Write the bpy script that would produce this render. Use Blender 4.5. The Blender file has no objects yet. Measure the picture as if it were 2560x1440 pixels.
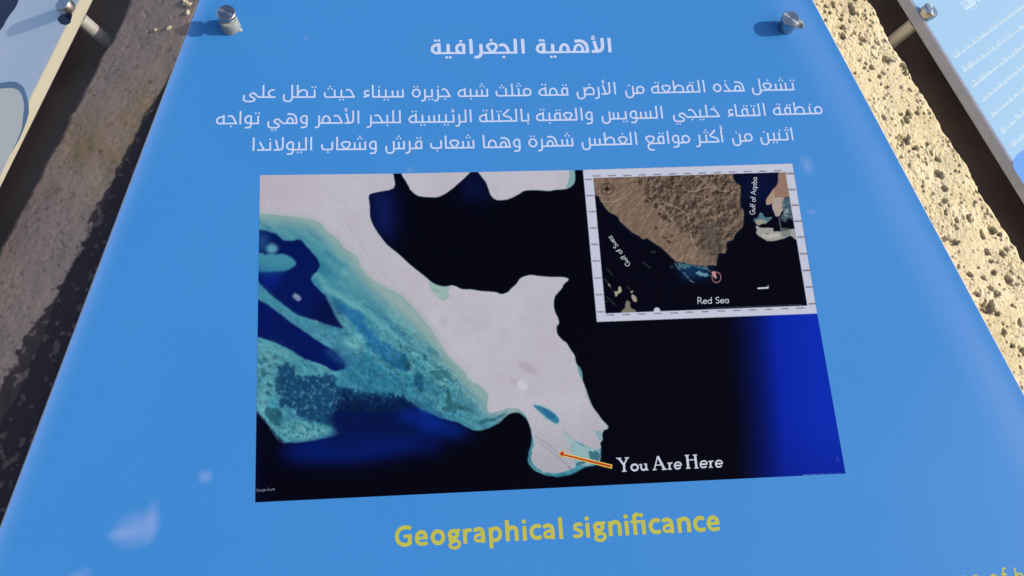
import bpy, math, random
import numpy as np
from mathutils import Vector, Matrix
from mathutils.geometry import delaunay_2d_cdt

random.seed(7)
SC = bpy.context.scene
COL = SC.collection

# ------------------------------------------------------------------ frame of the sign
# sign frame: x right, y up the slope, z out of the face (metres, origin = top left corner of the map)
SLOPE = math.radians(38.0)
B = np.array([[1, 0, 0],
              [0, math.cos(SLOPE), -math.sin(SLOPE)],
              [0, math.sin(SLOPE), math.cos(SLOPE)]])
AXIS = B @ np.array([.205, 0, 0]) + np.array([0, .88, 0])      # axis of the eight-sided plinth
RC = np.array([[0.99534527, -0.06303732, 0.07289786],
               [-0.03505556, -0.94141411, -0.33542596],
               [0.08977142, 0.33130916, -0.93924189]])
TC = np.array([-0.19332183, -0.08653453, 0.79783613])
FPX, CX, CY = 2600.0, 1280.0, 720.0
CAM = -RC.T @ TC


def zrot(deg):
    a = math.radians(deg)
    return np.array([[math.cos(a), -math.sin(a), 0], [math.sin(a), math.cos(a), 0], [0, 0, 1]])


def frame(az=0.0):
    """world matrix of a sign frame turned az degrees round the plinth axis"""
    Z = zrot(az)
    R = Z @ B
    t = AXIS - Z @ AXIS
    m = Matrix.Identity(4)
    for i in range(3):
        for j in range(3):
            m[i][j] = R[i, j]
        m[i][3] = t[i]
    return m


def S(x, y, w=0.0, M=None):
    """point of the photograph -> point of the plane z=w of a sign frame (M: frame matrix)"""
    d = RC.T @ np.array([(x - CX) / FPX, (y - CY) / FPX, 1.0])
    o = CAM
    if M is not None:
        F0 = frame(0)
        Q = M.inverted() @ F0
        o = np.array(Q @ Vector(CAM))
        d = np.array(Q.to_3x3() @ Vector(d))
    k = (w - o[2]) / d[2]
    return o + k * d


def S_arr(P):
    """sign frame points (n,2) at z=0 -> photo pixels"""
    q = np.c_[P, np.zeros(len(P))] @ RC.T + TC
    return np.c_[FPX * q[:, 0] / q[:, 2] + CX, FPX * q[:, 1] / q[:, 2] + CY]


# ------------------------------------------------------------------ camera
cam_d = bpy.data.cameras.new("camera")
cam = bpy.data.objects.new("camera", cam_d)
COL.objects.link(cam)
cam_d.sensor_width = 36.0
cam_d.lens = 36.0 * FPX / 2560.0
cam_d.clip_start = 0.01
cam_d.clip_end = 200.0
rot = np.c_[RC[0], -RC[1], -RC[2]]
mc = Matrix.Identity(4)
for i in range(3):
    for j in range(3):
        mc[i][j] = (B @ rot)[i, j]
    mc[i][3] = (B @ CAM)[i]
cam.matrix_world = mc
SC.camera = cam

# ------------------------------------------------------------------ light
SUN = B @ np.array([.83, .035, .56])
SUN /= np.linalg.norm(SUN)
sun_d = bpy.data.lights.new("sun", 'SUN')
sun_d.energy = 3.4
sun_d.angle = math.radians(0.55)
sun_d.color = (1.0, 0.925, 0.80)
sun = bpy.data.objects.new("sun", sun_d)
COL.objects.link(sun)
sun.rotation_euler = Vector(SUN).to_track_quat('Z', 'Y').to_euler()
sun.location = (2, -1, 2)

world = bpy.data.worlds.new("World")
SC.world = world
world.use_nodes = True
nt = world.node_tree
sky = nt.nodes.new('ShaderNodeTexSky')
sky.sky_type = 'NISHITA'
sky.sun_disc = False
sky.sun_elevation = math.asin(SUN[2])
sky.sun_rotation = math.atan2(SUN[0], SUN[1])
sky.air_density = 1.0
sky.dust_density = 1.5
bg = nt.nodes['Background']
bg.inputs['Strength'].default_value = 0.15
nt.links.new(sky.outputs[0], bg.inputs['Color'])
SC.view_settings.view_transform = 'Standard'
SC.view_settings.look = 'None'
SC.view_settings.gamma = 1.0
SC.view_settings.exposure = 0.5


# ------------------------------------------------------------------ helpers
def lin(c):
    c = np.asarray(c, float) / 255.0
    return np.where(c <= 0.04045, c / 12.92, ((c + 0.055) / 1.055) ** 2.4)


KP = np.array([1.54, 1.50, 1.46])       # brightness of a white print lying in the sign plane


def ink(c):
    return tuple(np.clip(lin(c) / KP, 0.0015, 0.9))


def new_mat(name, base=(.5, .5, .5), rough=.5, metal=0.0, spec=.5):
    m = bpy.data.materials.new(name)
    m.use_nodes = True
    b = m.node_tree.nodes['Principled BSDF']
    b.inputs['Base Color'].default_value = (*base[:3], 1)
    b.inputs['Roughness'].default_value = rough
    b.inputs['Metallic'].default_value = metal
    b.inputs['Specular IOR Level'].default_value = spec
    return m, m.node_tree, b


def node(nt, t, **kw):
    n = nt.nodes.new(t)
    for k, v in kw.items():
        if k in n.inputs:
            n.inputs[k].default_value = v
        else:
            setattr(n, k, v)
    return n


def ramp(nt, src, stops):
    r = nt.nodes.new('ShaderNodeValToRGB')
    e = r.color_ramp.elements
    while len(e) < len(stops):
        e.new(0.5)
    for i, (p, c) in enumerate(stops):
        e[i].position = p
        e[i].color = (*c, 1)
    nt.links.new(src, r.inputs[0])
    return r.outputs[0]


def mixc(nt, f, a, b):
    m = nt.nodes.new('ShaderNodeMix')
    m.data_type = 'RGBA'
    for s, v in ((m.inputs[0], f), (m.inputs[6], a), (m.inputs[7], b)):
        if isinstance(v, bpy.types.NodeSocket):
            nt.links.new(v, s)
        elif isinstance(v, (int, float)):
            s.default_value = v
        else:
            s.default_value = (*v[:3], 1)
    return m.outputs[2]


def mesh_obj(name, verts, faces, mat, parent=None, smooth=False, uv=None):
    me = bpy.data.meshes.new(name)
    me.from_pydata([tuple(map(float, v)) for v in verts], [], faces)
    if uv is not None:
        l = me.uv_layers.new(name='UVMap')
        for lp in me.loops:
            l.data[lp.index].uv = uv[lp.vertex_index]
    if mat:
        me.materials.append(mat)
    if smooth:
        me.polygons.foreach_set('use_smooth', [True] * len(me.polygons))
    me.update()
    o = bpy.data.objects.new(name, me)
    COL.objects.link(o)
    if parent is not None:
        o.parent = parent
    return o


def thing(name, label, cat, M, group=None):
    o = bpy.data.objects.new(name, None)
    o.empty_display_size = .05
    COL.objects.link(o)
    o.matrix_world = M
    o['label'] = label
    o['category'] = cat
    if group:
        o['group'] = group
    return o


def lathe(name, prof, mat, parent, loc=(0, 0, 0), seg=48, smooth=True, wob=0.0):
    V, F = [], []
    for r, z in prof:
        for k in range(seg):
            a = 2 * math.pi * k / seg
            rr = r * (1 + wob * math.sin(3 * a + z * 900))
            V.append((rr * math.cos(a), rr * math.sin(a), z))
    n = len(prof)
    for i in range(n - 1):
        for k in range(seg):
            k2 = (k + 1) % seg
            F.append((i * seg + k, i * seg + k2, (i + 1) * seg + k2, (i + 1) * seg + k))
    F.append(tuple(range(seg))[::-1])
    F.append(tuple((n - 1) * seg + k for k in range(seg)))
    o = mesh_obj(name, V, F, mat, parent)
    o.location = loc
    me = o.data
    if smooth:
        for p in me.polygons:
            p.use_smooth = len(p.vertices) == 4
        me.set_sharp_from_angle(angle=math.radians(35))
    return o


# strokes -> one clean flat sheet (union of all the strokes)
def crom(pts, n=5):
    P = [np.array(p, float) for p in pts]
    closed = np.allclose(P[0], P[-1]) and len(P) > 3
    if closed:
        P = [P[-2]] + P + [P[1]]
    else:
        P = [2 * P[0] - P[1]] + P + [2 * P[-1] - P[-2]]
    out = []
    for i in range(1, len(P) - 2):
        a, b, c, d = P[i - 1:i + 3]
        for k in range(n):
            t = k / n
            out.append(.5 * ((2 * b) + (c - a) * t + (2 * a - 5 * b + 4 * c - d) * t * t + (3 * b - a - 3 * c + d) * t ** 3))
    out.append(P[-2])
    return out


def stroke_polys(pl, w, round_ends=False):
    out = []
    pl = [np.array(p, float)[:2] for p in pl]
    for i in range(len(pl) - 1):
        a, b = pl[i], pl[i + 1]
        d = b - a
        L = np.hypot(*d)
        if L < 1e-9:
            continue
        n = np.array([-d[1], d[0]]) / L * w / 2
        out.append([a + n, a - n, b - n, b + n])
    rng = range(0 if round_ends else 1, len(pl) if round_ends else len(pl) - 1)
    for i in rng:
        out.append([pl[i] + w / 2 * np.array([math.cos(t), math.sin(t)]) for t in np.arange(8) * math.pi / 4 + .39])
    return out


def union_mesh(name, groups, mat, parent, z):
    """groups: list of lists of polygons; each group is united on its own (one word)"""
    V, F = [], []
    for polys in groups:
        vs, fs = [], []
        for p in polys:
            a = sum(p[i][0] * p[(i + 1) % len(p)][1] - p[(i + 1) % len(p)][0] * p[i][1] for i in range(len(p)))
            q = p if a > 0 else p[::-1]
            fs.append(list(range(len(vs), len(vs) + len(q))))
            vs += [Vector((float(c[0] * 1000), float(c[1] * 1000))) for c in q]
        if not vs:
            continue
        r = delaunay_2d_cdt(vs, [], fs, 0, 1e-4)
        off = len(V)
        V += [(v[0] / 1000, v[1] / 1000, z) for v in r[0]]
        F += [tuple(i + off for i in f) for f, src in zip(r[2], r[5]) if len(src)]
    return mesh_obj(name, V, F, mat, parent)

# ------------------------------------------------------------------ lettering
def J(px, py):
    """local size of one photo pixel on the sign plane"""
    a = S(px, py)
    return (S(px + 1, py)[0] - a[0]), abs(S(px, py + 1)[1] - a[1])


U = 4.923
G_ = {}
def bowl(x0, h, wd=92):
    return ('c', [(x0, h), (x0, 10), (x0 - 6, -32), (x0 - 42, -52), (x0 - wd + 12, -42), (x0 - wd, -8), (x0 - wd + 2, 36)])


def circ(cx, cy, rx, ry):
    return ('c', [(cx + rx * math.cos(t), cy + ry * math.sin(t)) for t in np.linspace(0, 2 * math.pi, 11)])


G_['A'] = [('l', [(0, 150), (0, -10)])]                     # alef
G_['I'] = [('l', [(0, 150), (0, 0)])]                       # lam, joined
G_['i'] = [('l', [(0, 92), (0, 0)])]                        # tooth
G_['e'] = [('l', [(0, 80), (0, 0)])]                        # lower tooth
G_['N'] = [bowl(0, 92)]                                     # noon / seen bowl
G_['L'] = [bowl(0, 150, 100)]                               # lam, final
G_['B'] = [('l', [(0, 92), (0, 0)]), ('c', [(0, 0), (-90, 0), (-112, 8), (-122, 30), (-120, 62)])]
G_['r'] = [('c', [(0, 92), (0, 20), (-3, -28), (-18, -48), (-52, -52)])]
G_['w'] = [('c', [(0, 86), (0, 20), (-4, -28), (-22, -48), (-72, -50)]), ('c', [(0, 86), (-36, 90), (-66, 66), (-70, 36), (-52, 8), (-20, 4), (0, 6)])]
G_['q'] = [('l', [(0, 92), (0, 0)]), ('c', [(0, 82), (-38, 84), (-64, 62), (-66, 30), (-50, 6)])]
G_['m'] = [('c', [(-42, 0), (-42, 44), (-24, 76), (0, 84), (24, 76), (42, 44), (42, 0)])]
G_['M'] = [circ(0, 42, 44, 43)]
G_['o'] = [circ(0, 44, 45, 46)]
G_['g'] = [('c', [(0, 2), (-30, 30), (-50, 62), (-34, 84), (0, 89), (34, 84), (50, 62), (30, 30), (0, 2)])]
G_['G'] = G_['g'] + [('c', [(0, 4), (-28, -20), (-30, -52), (-4, -78), (40, -78)])]
G_['c'] = [('c', [(0, 84), (-38, 88), (-66, 66), (-70, 34), (-44, 8)]), ('l', [(0, 0), (-60, 0)])]
G_['h'] = [('c', [(-112, 112), (-60, 112), (-22, 92), (-6, 50), (0, 0)]), ('c', [(-112, 0), (-112, 36), (-92, 60), (-70, 62), (-48, 44), (-44, 0)])]
G_['H'] = [('l', [(0, 104), (0, 0)]), ('c', [(0, 78), (-46, 76), (-76, 52), (-80, 24), (-62, 2), (-36, 0), (0, 0)])]
G_['j'] = [('c', [(-98, 84), (-66, 92), (-40, 78), (-22, 46), (0, 0)])]
G_['t'] = [('l', [(0, 150), (0, 0)]), ('c', [(4, 44), (34, 78), (78, 88), (108, 66), (114, 30), (104, 0), (60, 0)])]
G_['D'] = [bowl(0, 92), ('c', [(4, 36), (34, 76), (78, 88), (112, 66), (116, 20), (106, 0)]), ('l', [(118, 0), (0, 0)])]
G_['d'] = [('l', [(-56, 96), (-2, 0)]), ('l', [(0, 0), (-82, 0)])]
G_['y'] = [('c', [(0, 0), (-26, 18), (-48, 44), (-76, 50), (-104, 34), (-96, 8), (-58, -10), (-52, -34), (-78, -50), (-140, -50), (-172, -38), (-180, -4), (-172, 28)])]
G_['k'] = [('c', [(-26, 146), (-62, 112), (-96, 84), (-84, 66), (-34, 50), (-8, 34), (0, 0)])]
G_['l'] = [('c', [(0, 150), (0, 40), (-12, 10), (-44, 0), (-106, 0)]), ('l', [(-84, 118), (-54, 4)])]
G_['x'] = [('c', [(34, 74), (4, 78), (-20, 60), (-16, 34), (6, 22), (36, 26)]), ('l', [(-36, -2), (36, 18)])]      # hamza
G_["'"] = [('c', [(14, 26), (-6, 28), (-14, 16), (-6, 4), (16, 4)]), ('l', [(-18, -6), (18, 0)])]                  # small hamza
OPENL = set("ArwdlxoLNBGyDH")        # forms that do not join to the left


def anchor(tag, x, y=None):
    ox, oy, s = {'A': (520, 180, 4.923), 'B': (1020, 180, 4.923), 'C': (1540, 180, 4.7407), 'P': (0, 0, 1)}[tag]
    return (ox + x / s, None if y is None else oy + y / s)


BL1 = [(1985, 224), (1747, 229.5), (1507, 235.2), (1420, 237.2), (1219, 240), (1124, 241), (1007, 242), (885, 242.6), (640, 243)]
BL2 = [(2046, 283.6), (1941, 286.2), (1898, 288.2), (1793, 291), (1719, 293), (1645, 294.6), (1442, 299.4), (1345, 301), (1294, 302.3), (1166, 304.3), (1040, 305.6), (898, 307.2), (741, 308.2), (546, 309)]
BL3 = [(1983, 348.4), (1877, 352), (1793, 354.4), (1723, 356.3), (1582, 360), (1432, 363.8), (1276, 367.8), (1105, 370), (914, 373), (780, 374), (634, 375)]

# every word: crop tag, then (form, x[, dots]) from right to left; dots: number + u/d and the x,y of their centre
L1 = [
 ('C', [('i', 2104, '2', 2085, 100), ('i', 2018), ('e', 1962, '3', 1950, 92), ('e', 1900), ('g', 1800, '1', 1793, 98), ('L', 1712)]),
 ('C', [('h', 1516), ('d', 1350, '1', 1293, 106)]), ('C', [('o', 1205)]),
 ('C', [('A', 1050)]), ('C', [('I', 990), ('q', 912, '2', 891, 127), ('t', 694), ('g', 600), ('H', 504, '2', 482, 125)]),
 ('C', [('M', 292), ('N', 206, '1', 152, 160)]),
 ('B', [('A', 2552)]), ('B', [('l', 2486, "'", 2402, 128)]), ('B', [('r', 2350)]), ('B', [('D', 2176, '1', 2230, 156)]),
 ('B', [('q', 1964, '2', 1926, 163), ('m', 1790), ('H', 1698, '2', 1672, 156)]),
 ('B', [('M', 1470), ('i', 1366, '3', 1360, 162), ('I', 1286), ('B', 1210, '3', 1155, 184)]),
 ('B', [('i', 978), ('e', 912, '3', 908, 168), ('e', 848), ('i', 772, '1', 775, 330), ('H', 702)]),
 ('B', [('j', 516, '1', 459, 333), ('r', 371, '1', 370, 181)]), ('B', [('i', 297, '2', 280, 338), ('r', 211)]), ('B', [('o', 103, '2', 97, 182)]),
 ('A', [('i', 2400), ('e', 2336), ('e', 2272), ('i', 2190, '2', 2192, 340), ('i', 2106, '1', 2105, 184), ('I', 2030)]), ('A', [('x', 1950)]),
 ('A', [('j', 1798), ('i', 1642, '2', 1646, 341), ('B', 1560, '3', 1501, 197)]),
 ('A', [('i', 1312, '2', 1305, 187), ('t', 1104), ('L', 1035)]),
 ('A', [('c', 820), ('I', 681), ('y', 626)]),
]
L2 = [
 ('C', [('M', 2404), ('i', 2303, '1', 2297, 384), ('t', 2128), ('q', 2070, '2', 2041, 392), ('H', 1948, '2', 1921, 383)]),
 ('C', [('A', 1766)]), ('C', [('I', 1704), ('i', 1640, '2', 1622, 403), ('q', 1562, '2', 1528, 403), ('I', 1430)]), ('C', [('x', 1362)]),
 ('C', [('j', 1222, '1', 1157, 412), ('I', 1080), ('i', 1003, '2', 1018, 563), ('j', 958, '1', 905, 564), ('y', 852, '2', 742, 614)]),
 ('C', [('A', 548)]), ('C', [('I', 487), ('i', 415), ('e', 358), ('e', 300), ('w', 243)]),
 ('C', [('i', 120, '2', 110, 587), ('e', 30), ('e', -24), ('N', -72)]),
 ('B', [('w', 2266)]), ('B', [('A', 2142)]), ('B', [('I', 2076), ('g', 1972), ('q', 1876, '2', 1848, 471), ('i', 1745, '1', 1748, 628), ('H', 1668, '2', 1650, 464)]),
 ('B', [('i', 1484, '1', 1478, 631), ('I', 1402)]), ('B', [('I', 1336), ('k', 1276), ('i', 1122, '2', 1119, 487), ('I', 1042), ('H', 966, '2', 950, 475)]),
 ('B', [('A', 774)]), ('B', [('I', 712), ('r', 634)]), ('B', [('i', 562, "'", 555, 488), ('i', 468, '2', 472, 650), ('i', 386), ('e', 324), ('e', 262), ('i', 180, '2', 182, 652), ('H', 100, '2', 78, 487)]),
 ('A', [('I', 2364), ('I', 2282), ('i', 2208, '1', 2208, 656), ('j', 2150), ('r', 2006)]),
 ('A', [('A', 1852)]), ('A', [('l', 1788, "'", 1702, 474)]), ('A', [('j', 1650), ('m', 1455), ('r', 1368)]),
 ('A', [('w', 1216)]), ('A', [('h', 1092), ('y', 926, '2', 808, 715)]),
 ('A', [('i', 616, '2', 610, 508), ('w', 530)]), ('A', [('A', 397)]), ('A', [('j', 346, '1', 282, 670), ('H', 192)]),
]
L3 = [
 ('C', [('A', 2094)]), ('C', [('i', 2036, '3', 2020, 680), ('i', 1942, '1', 1939, 690), ('i', 1880, '2', 1888, 836), ('N', 1808, '1', 1751, 711)]),
 ('C', [('M', 1574), ('N', 1475, '1', 1422, 718)]),
 ('C', [('A', 1262, "'", 1246, 668)]), ('C', [('k', 1216), ('i', 1077, '3', 1063, 706), ('r', 996)]),
 ('C', [('M', 832), ('w', 744)]), ('C', [('A', 624)]), ('C', [('q', 568, '2', 533, 728), ('G', 410)]),
 ('C', [('A', 244)]), ('C', [('I', 182), ('g', 86, '1', 75, 731), ('t', -125), ('e', -188), ('e', -246), ('N', -308)]),
 ('B', [('i', 2027), ('e', 1964, '3', 1957, 776), ('e', 1902), ('h', 1832), ('r', 1652)]), ('B', [('o', 1540, '2', 1532, 792)]),
 ('B', [('w', 1376)]), ('B', [('h', 1256), ('m', 1040), ('I', 936)]),
 ('B', [('i', 808), ('e', 746, '3', 740, 796), ('e', 680), ('g', 573), ('I', 468)]), ('B', [('B', 410, '1', 360, 968)]),
 ('B', [('q', 166, '2', 132, 813), ('r', 22)]), ('A', [('i', 2414), ('e', 2350, '3', 2348, 810), ('N', 2288)]),
 ('A', [('w', 2066)]), ('A', [('i', 1936), ('e', 1870, '3', 1870, 812), ('e', 1806), ('g', 1698), ('I', 1590)]), ('A', [('B', 1530, '1', 1476, 986)]),
 ('A', [('A', 1270)]), ('A', [('I', 1206), ('i', 1122, '2', 1125, 990), ('w', 1046)]), ('A', [('l', 920)]), ('A', [('i', 766, '1', 765, 829), ('d', 692)]), ('A', [('A', 560)]),
]


def arabic_line(words, bl, jx, jy, wdt=21.0):
    """joined monoline letters on the line bl; returns one polygon group per piece"""
    bx = np.array([b[0] for b in bl][::-1])
    by = np.array([b[1] for b in bl][::-1])
    sc = 1 / U
    groups = []
    for tag, letters in words:
        polys = []
        prev = None
        for it in letters:
            f, x = it[0], it[1]
            px, _ = anchor(tag, x)
            py = float(np.interp(px, bx, by))
            p = S(px, py)
            # the crop positions were read at stem mid-height or base alike: stems stand on the line
            for kind, pts in G_[f]:
                q = [(p[0] + a * sc * jx, p[1] + b * sc * jy) for a, b in pts]
                polys += stroke_polys(crom(q, 4) if kind == 'c' else q, wdt * sc * jx)
            if prev is not None:
                polys += stroke_polys([prev + np.array([wdt * .5 * sc * jx, 0]), p[:2] - np.array([wdt * .5 * sc * jx, 0])], wdt * sc * jx)
            prev = p[:2].copy()
            if len(it) > 2:
                cx, cy = anchor(tag, it[3], it[4])
                c = S(cx, cy)
                r = 11.5 * sc * jx
                if it[2] == "'":
                    for kind, pts in G_["'"]:
                        q = [(c[0] + a * sc * jx, c[1] + b * sc * jy) for a, b in pts]
                        polys += stroke_polys(crom(q, 4) if kind == 'c' else q, 11 * sc * jx)
                else:
                    offs = {'1': [(0, 0)], '2': [(-20, 0), (20, 0)], '3': [(-21, -10), (21, -10), (0, 18)]}[it[2]]
                    for dx, dy in offs:
                        polys.append([(c[0] + dx * sc * jx + r * math.cos(t), c[1] + dy * sc * jy + r * math.sin(t)) for t in np.arange(8) * math.pi / 4 + .39])
        groups.append(polys)
    return groups


def traced(strokes, ox, oy, s, wd):
    """strokes read off the photograph -> polygons on the sign plane; stroke: (kind, points[, width])"""
    jx, jy = J(ox, oy)
    polys = []
    for st in strokes:
        w = (st[2] if len(st) > 2 else wd) / s * jx
        q = [S(ox + x / s, oy + y / s)[:2] for x, y in st[1]]
        if st[0] == 'd':
            c = q[0]
            polys.append([c + w / 2 * np.array([math.cos(t), math.sin(t)]) for t in np.arange(10) * math.pi / 5])
        else:
            polys += stroke_polys(crom(q, 4) if st[0] == 'c' else q, w)
    return polys


TITLE = [
 [('l', [(2228, 148), (2240, 302)])],
 [('c', [(2152, 150), (2160, 225), (2154, 265), (2122, 290), (2045, 293)]), ('l', [(2068, 182), (2102, 288)]),
  ('c', [(2078, 130), (2054, 130), (2044, 142), (2056, 152), (2076, 150)], 13), ('l', [(2036, 165), (2082, 158)], 13)],
 [('c', [(1862, 184), (1925, 180), (1975, 205), (1995, 250), (2002, 292)], 36), ('c', [(1862, 292), (1868, 250), (1895, 224), (1925, 228), (1945, 255), (1948, 292)], 30),
  ('c', [(1714, 292), (1716, 250), (1735, 224), (1760, 220), (1785, 240), (1798, 292)], 33), ('l', [(1626, 213), (1632, 296)], 36),
  ('l', [(1530, 200), (1535, 300)], 36), ('c', [(1530, 216), (1492, 222), (1466, 250), (1468, 282), (1496, 300), (1535, 303)], 33), ('l', [(2018, 296), (1520, 303)], 25),
  ('d', [(1614, 350)], 32), ('d', [(1655, 349)], 32), ('d', [(1495, 175)], 32), ('d', [(1529, 175)], 32)],
 [('l', [(1306, 158), (1316, 316)])],
 [('l', [(1226, 158), (1234, 306)]), ('l', [(1252, 305), (870, 309)], 25), ('c', [(1060, 228), (1105, 222), (1138, 250), (1160, 302)], 34), ('d', [(1108, 352)], 33),
  ('c', [(985, 304), (945, 262), (930, 234), (955, 214), (985, 209), (1015, 216), (1030, 238), (1018, 266), (985, 304)], 30), ('d', [(970, 172)], 33),
  ('c', [(860, 213), (866, 290), (858, 335), (832, 352), (798, 354)], 36)],
 [('l', [(753, 160), (761, 320)])],
 [('l', [(677, 213), (682, 318)], 34), ('c', [(677, 222), (636, 220), (608, 242), (606, 276), (628, 304)], 32), ('l', [(697, 310), (385, 311)], 25), ('d', [(648, 183)], 33),
  ('l', [(513, 213), (516, 306)], 36), ('l', [(414, 205), (418, 306)], 36), ('c', [(414, 222), (372, 228), (346, 255), (348, 288), (375, 308), (418, 311)], 33),
  ('d', [(498, 357)], 32), ('d', [(537, 357)], 32), ('d', [(376, 178)], 32), ('d', [(414, 178)], 32)],
]

# latin bold (heading below the map): forms in units of the 5.818x crop, x from the left of the letter, y up
E_ = {}
E_['G'] = [('c', [(238, 268), (160, 282), (90, 264), (42, 212), (30, 140), (52, 72), (110, 32), (170, 28), (219, 44)]), ('l', [(219, 24), (219, 172)]), ('l', [(128, 152), (240, 152)], 46)]
E_['e'] = [('c', [(30, 108), (32, 124), (50, 176), (98, 204), (146, 184), (164, 132), (164, 112)]), ('l', [(30, 114), (190, 114)], 40), ('c', [(30, 114), (38, 66), (72, 34), (120, 27), (184, 38)], 52)]
E_['o'] = [circ(107, 115, 78, 88)]
E_['g'] = [circ(88, 142, 56, 52), ('l', [(88, 196), (190, 200)], 40), ('c', [(54, 100), (34, 72), (50, 48), (96, 44), (150, 38), (170, 6), (158, -36), (104, -58), (48, -46), (30, -14), (48, 18), (80, 36)], 46)]
E_['r'] = [('l', [(30, 0), (30, 214)]), ('c', [(34, 128), (50, 178), (84, 196), (122, 190)], 54)]
E_['a'] = [('c', [(20, 184), (74, 203), (122, 192), (144, 150), (146, 90), (146, 0)]), ('c', [(146, 122), (82, 118), (36, 94), (32, 54), (62, 28), (108, 34), (146, 66)], 44)]
E_['p'] = [('l', [(30, -88), (30, 214)]), ('c', [(34, 150), (70, 194), (118, 200), (158, 166), (166, 112), (148, 54), (108, 28), (66, 32), (34, 50)], 54)]
E_['h'] = [('l', [(30, 0), (30, 312)]), ('c', [(34, 150), (70, 192), (116, 202), (154, 176), (162, 120), (162, 0)])]
E_['i'] = [('l', [(32, 0), (32, 214)]), ('d', [(30, 280)], 64)]
E_['c'] = [('c', [(160, 192), (112, 206), (60, 186), (32, 140), (32, 92), (58, 44), (108, 26), (166, 36)])]
E_['l'] = [('l', [(28, 0), (28, 318)])]
E_['s'] = [('c', [(136, 192), (92, 204), (46, 190), (36, 152), (66, 124), (112, 104), (130, 70), (106, 34), (60, 24), (12, 32)], 52)]
E_['n'] = [('l', [(30, 0), (30, 214)]), ('c', [(34, 150), (72, 194), (118, 203), (158, 178), (166, 124), (166, 0)])]
E_['f'] = [('c', [(128, 296), (92, 296), (68, 268), (66, 220), (66, 0)]), ('l', [(4, 192), (218, 192)], 40), ('l', [(192, 0), (192, 212)]), ('d', [(172, 284)], 62)]
ENG = [('G', 960, 160, 570), ('e', 960, 448, 557), ('o', 960, 682, 545), ('g', 960, 928, 530), ('r', 960, 1152, 520), ('a', 960, 1300, 512), ('p', 960, 1530, 500),
       ('h', 960, 1772, 487), ('i', 960, 2020, 477), ('c', 960, 2122, 468), ('a', 960, 2314, 459), ('l', 960, 2552, 450),
       ('s', 1400, 192, 441), ('i', 1400, 380, 431), ('g', 1400, 486, 420), ('n', 1400, 712, 411), ('i', 1400, 950, 402), ('f', 1400, 1036, 395),
       ('c', 1400, 1300, 384), ('a', 1400, 1490, 373), ('n', 1400, 1718, 362), ('c', 1400, 1948, 352), ('e', 1400, 2142, 343)]


def latin(chars, forms, s, oy, wd, kx=1.0, dxp=0.0):
    groups = []
    for ch, ox, x, y in chars:
        px, py = ox + x / s, oy + y / s
        p = S(px, py)
        jx, jy = J(px, py)
        polys = []
        for st in forms[ch]:
            w = (st[2] if len(st) > 2 else wd) / s * jx
            q = [np.array([p[0] + (a * kx) / s * jx, p[1] + b / s * jy]) for a, b in st[1]]
            if st[0] == 'd':
                polys.append([q[0] + w / 2 * np.array([math.cos(t), math.sin(t)]) for t in np.arange(12) * math.pi / 6])
            else:
                polys += stroke_polys(crom(q, 4) if st[0] == 'c' else q, w)
        groups.append(polys)
    return groups


_e = [('c', [(1335, 352), (1400, 350), (1458, 346), (1452, 312), (1424, 290), (1385, 287), (1348, 306), (1332, 345), (1338, 388), (1368, 414), (1412, 412), (1452, 390)], 30)]
_r = [('l', [(1186, 308), (1240, 300)], 22), ('l', [(1226, 300), (1234, 425)], 36), ('c', [(1236, 345), (1250, 308), (1284, 296)], 26), ('l', [(1194, 424), (1276, 421)], 20)]


def shift(st, dx, dy):
    return [(s[0], [(x + dx, y + dy) for x, y in s[1]], *s[2:]) for s in st]


HERE = [
 [('l', [(212, 205), (318, 338)], 42), ('l', [(380, 203), (322, 330)], 30), ('l', [(320, 320), (325, 462)], 42), ('l', [(162, 208), (264, 203)], 20), ('l', [(336, 200), (420, 195)], 20), ('l', [(282, 467), (370, 463)], 22)],
 [('c', [(532 + 66 * math.cos(t), 389 + 60 * math.sin(t)) for t in np.linspace(0, 2 * math.pi, 11)], 36)],
 [('l', [(620, 334), (676, 328)], 20), ('c', [(660, 330), (664, 395), (682, 434), (720, 440), (760, 415)], 34), ('l', [(715, 324), (775, 318)], 20), ('l', [(758, 322), (772, 440)], 36), ('l', [(760, 440), (808, 436)], 20)],
 [('l', [(992, 165), (926, 432)], 24), ('l', [(994, 165), (1130, 430)], 46), ('l', [(950, 345), (1080, 338)], 20), ('l', [(890, 436), (972, 432)], 20), ('l', [(1078, 430), (1176, 425)], 22)],
 _r, _e,
 [('l', [(1578, 143), (1606, 405)], 46), ('l', [(1740, 138), (1770, 400)], 46), ('l', [(1596, 242), (1756, 234)], 20), ('l', [(1535, 150), (1620, 144)], 20), ('l', [(1694, 144), (1780, 138)], 20), ('l', [(1562, 408), (1652, 402)], 20), ('l', [(1726, 402), (1812, 397)], 20)],
 shift(_e, 516, -25), shift(_r, 820, -37), shift(_e, 822, -36),
]

# ------------------------------------------------------------------ the printed satellite pictures, painted with numpy
X0, Y0, CW, CH = 622, 398, 1510, 872
rng = np.random.default_rng(11)
YY, XX = np.mgrid[0:CH, 0:CW].astype(np.float32)


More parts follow.
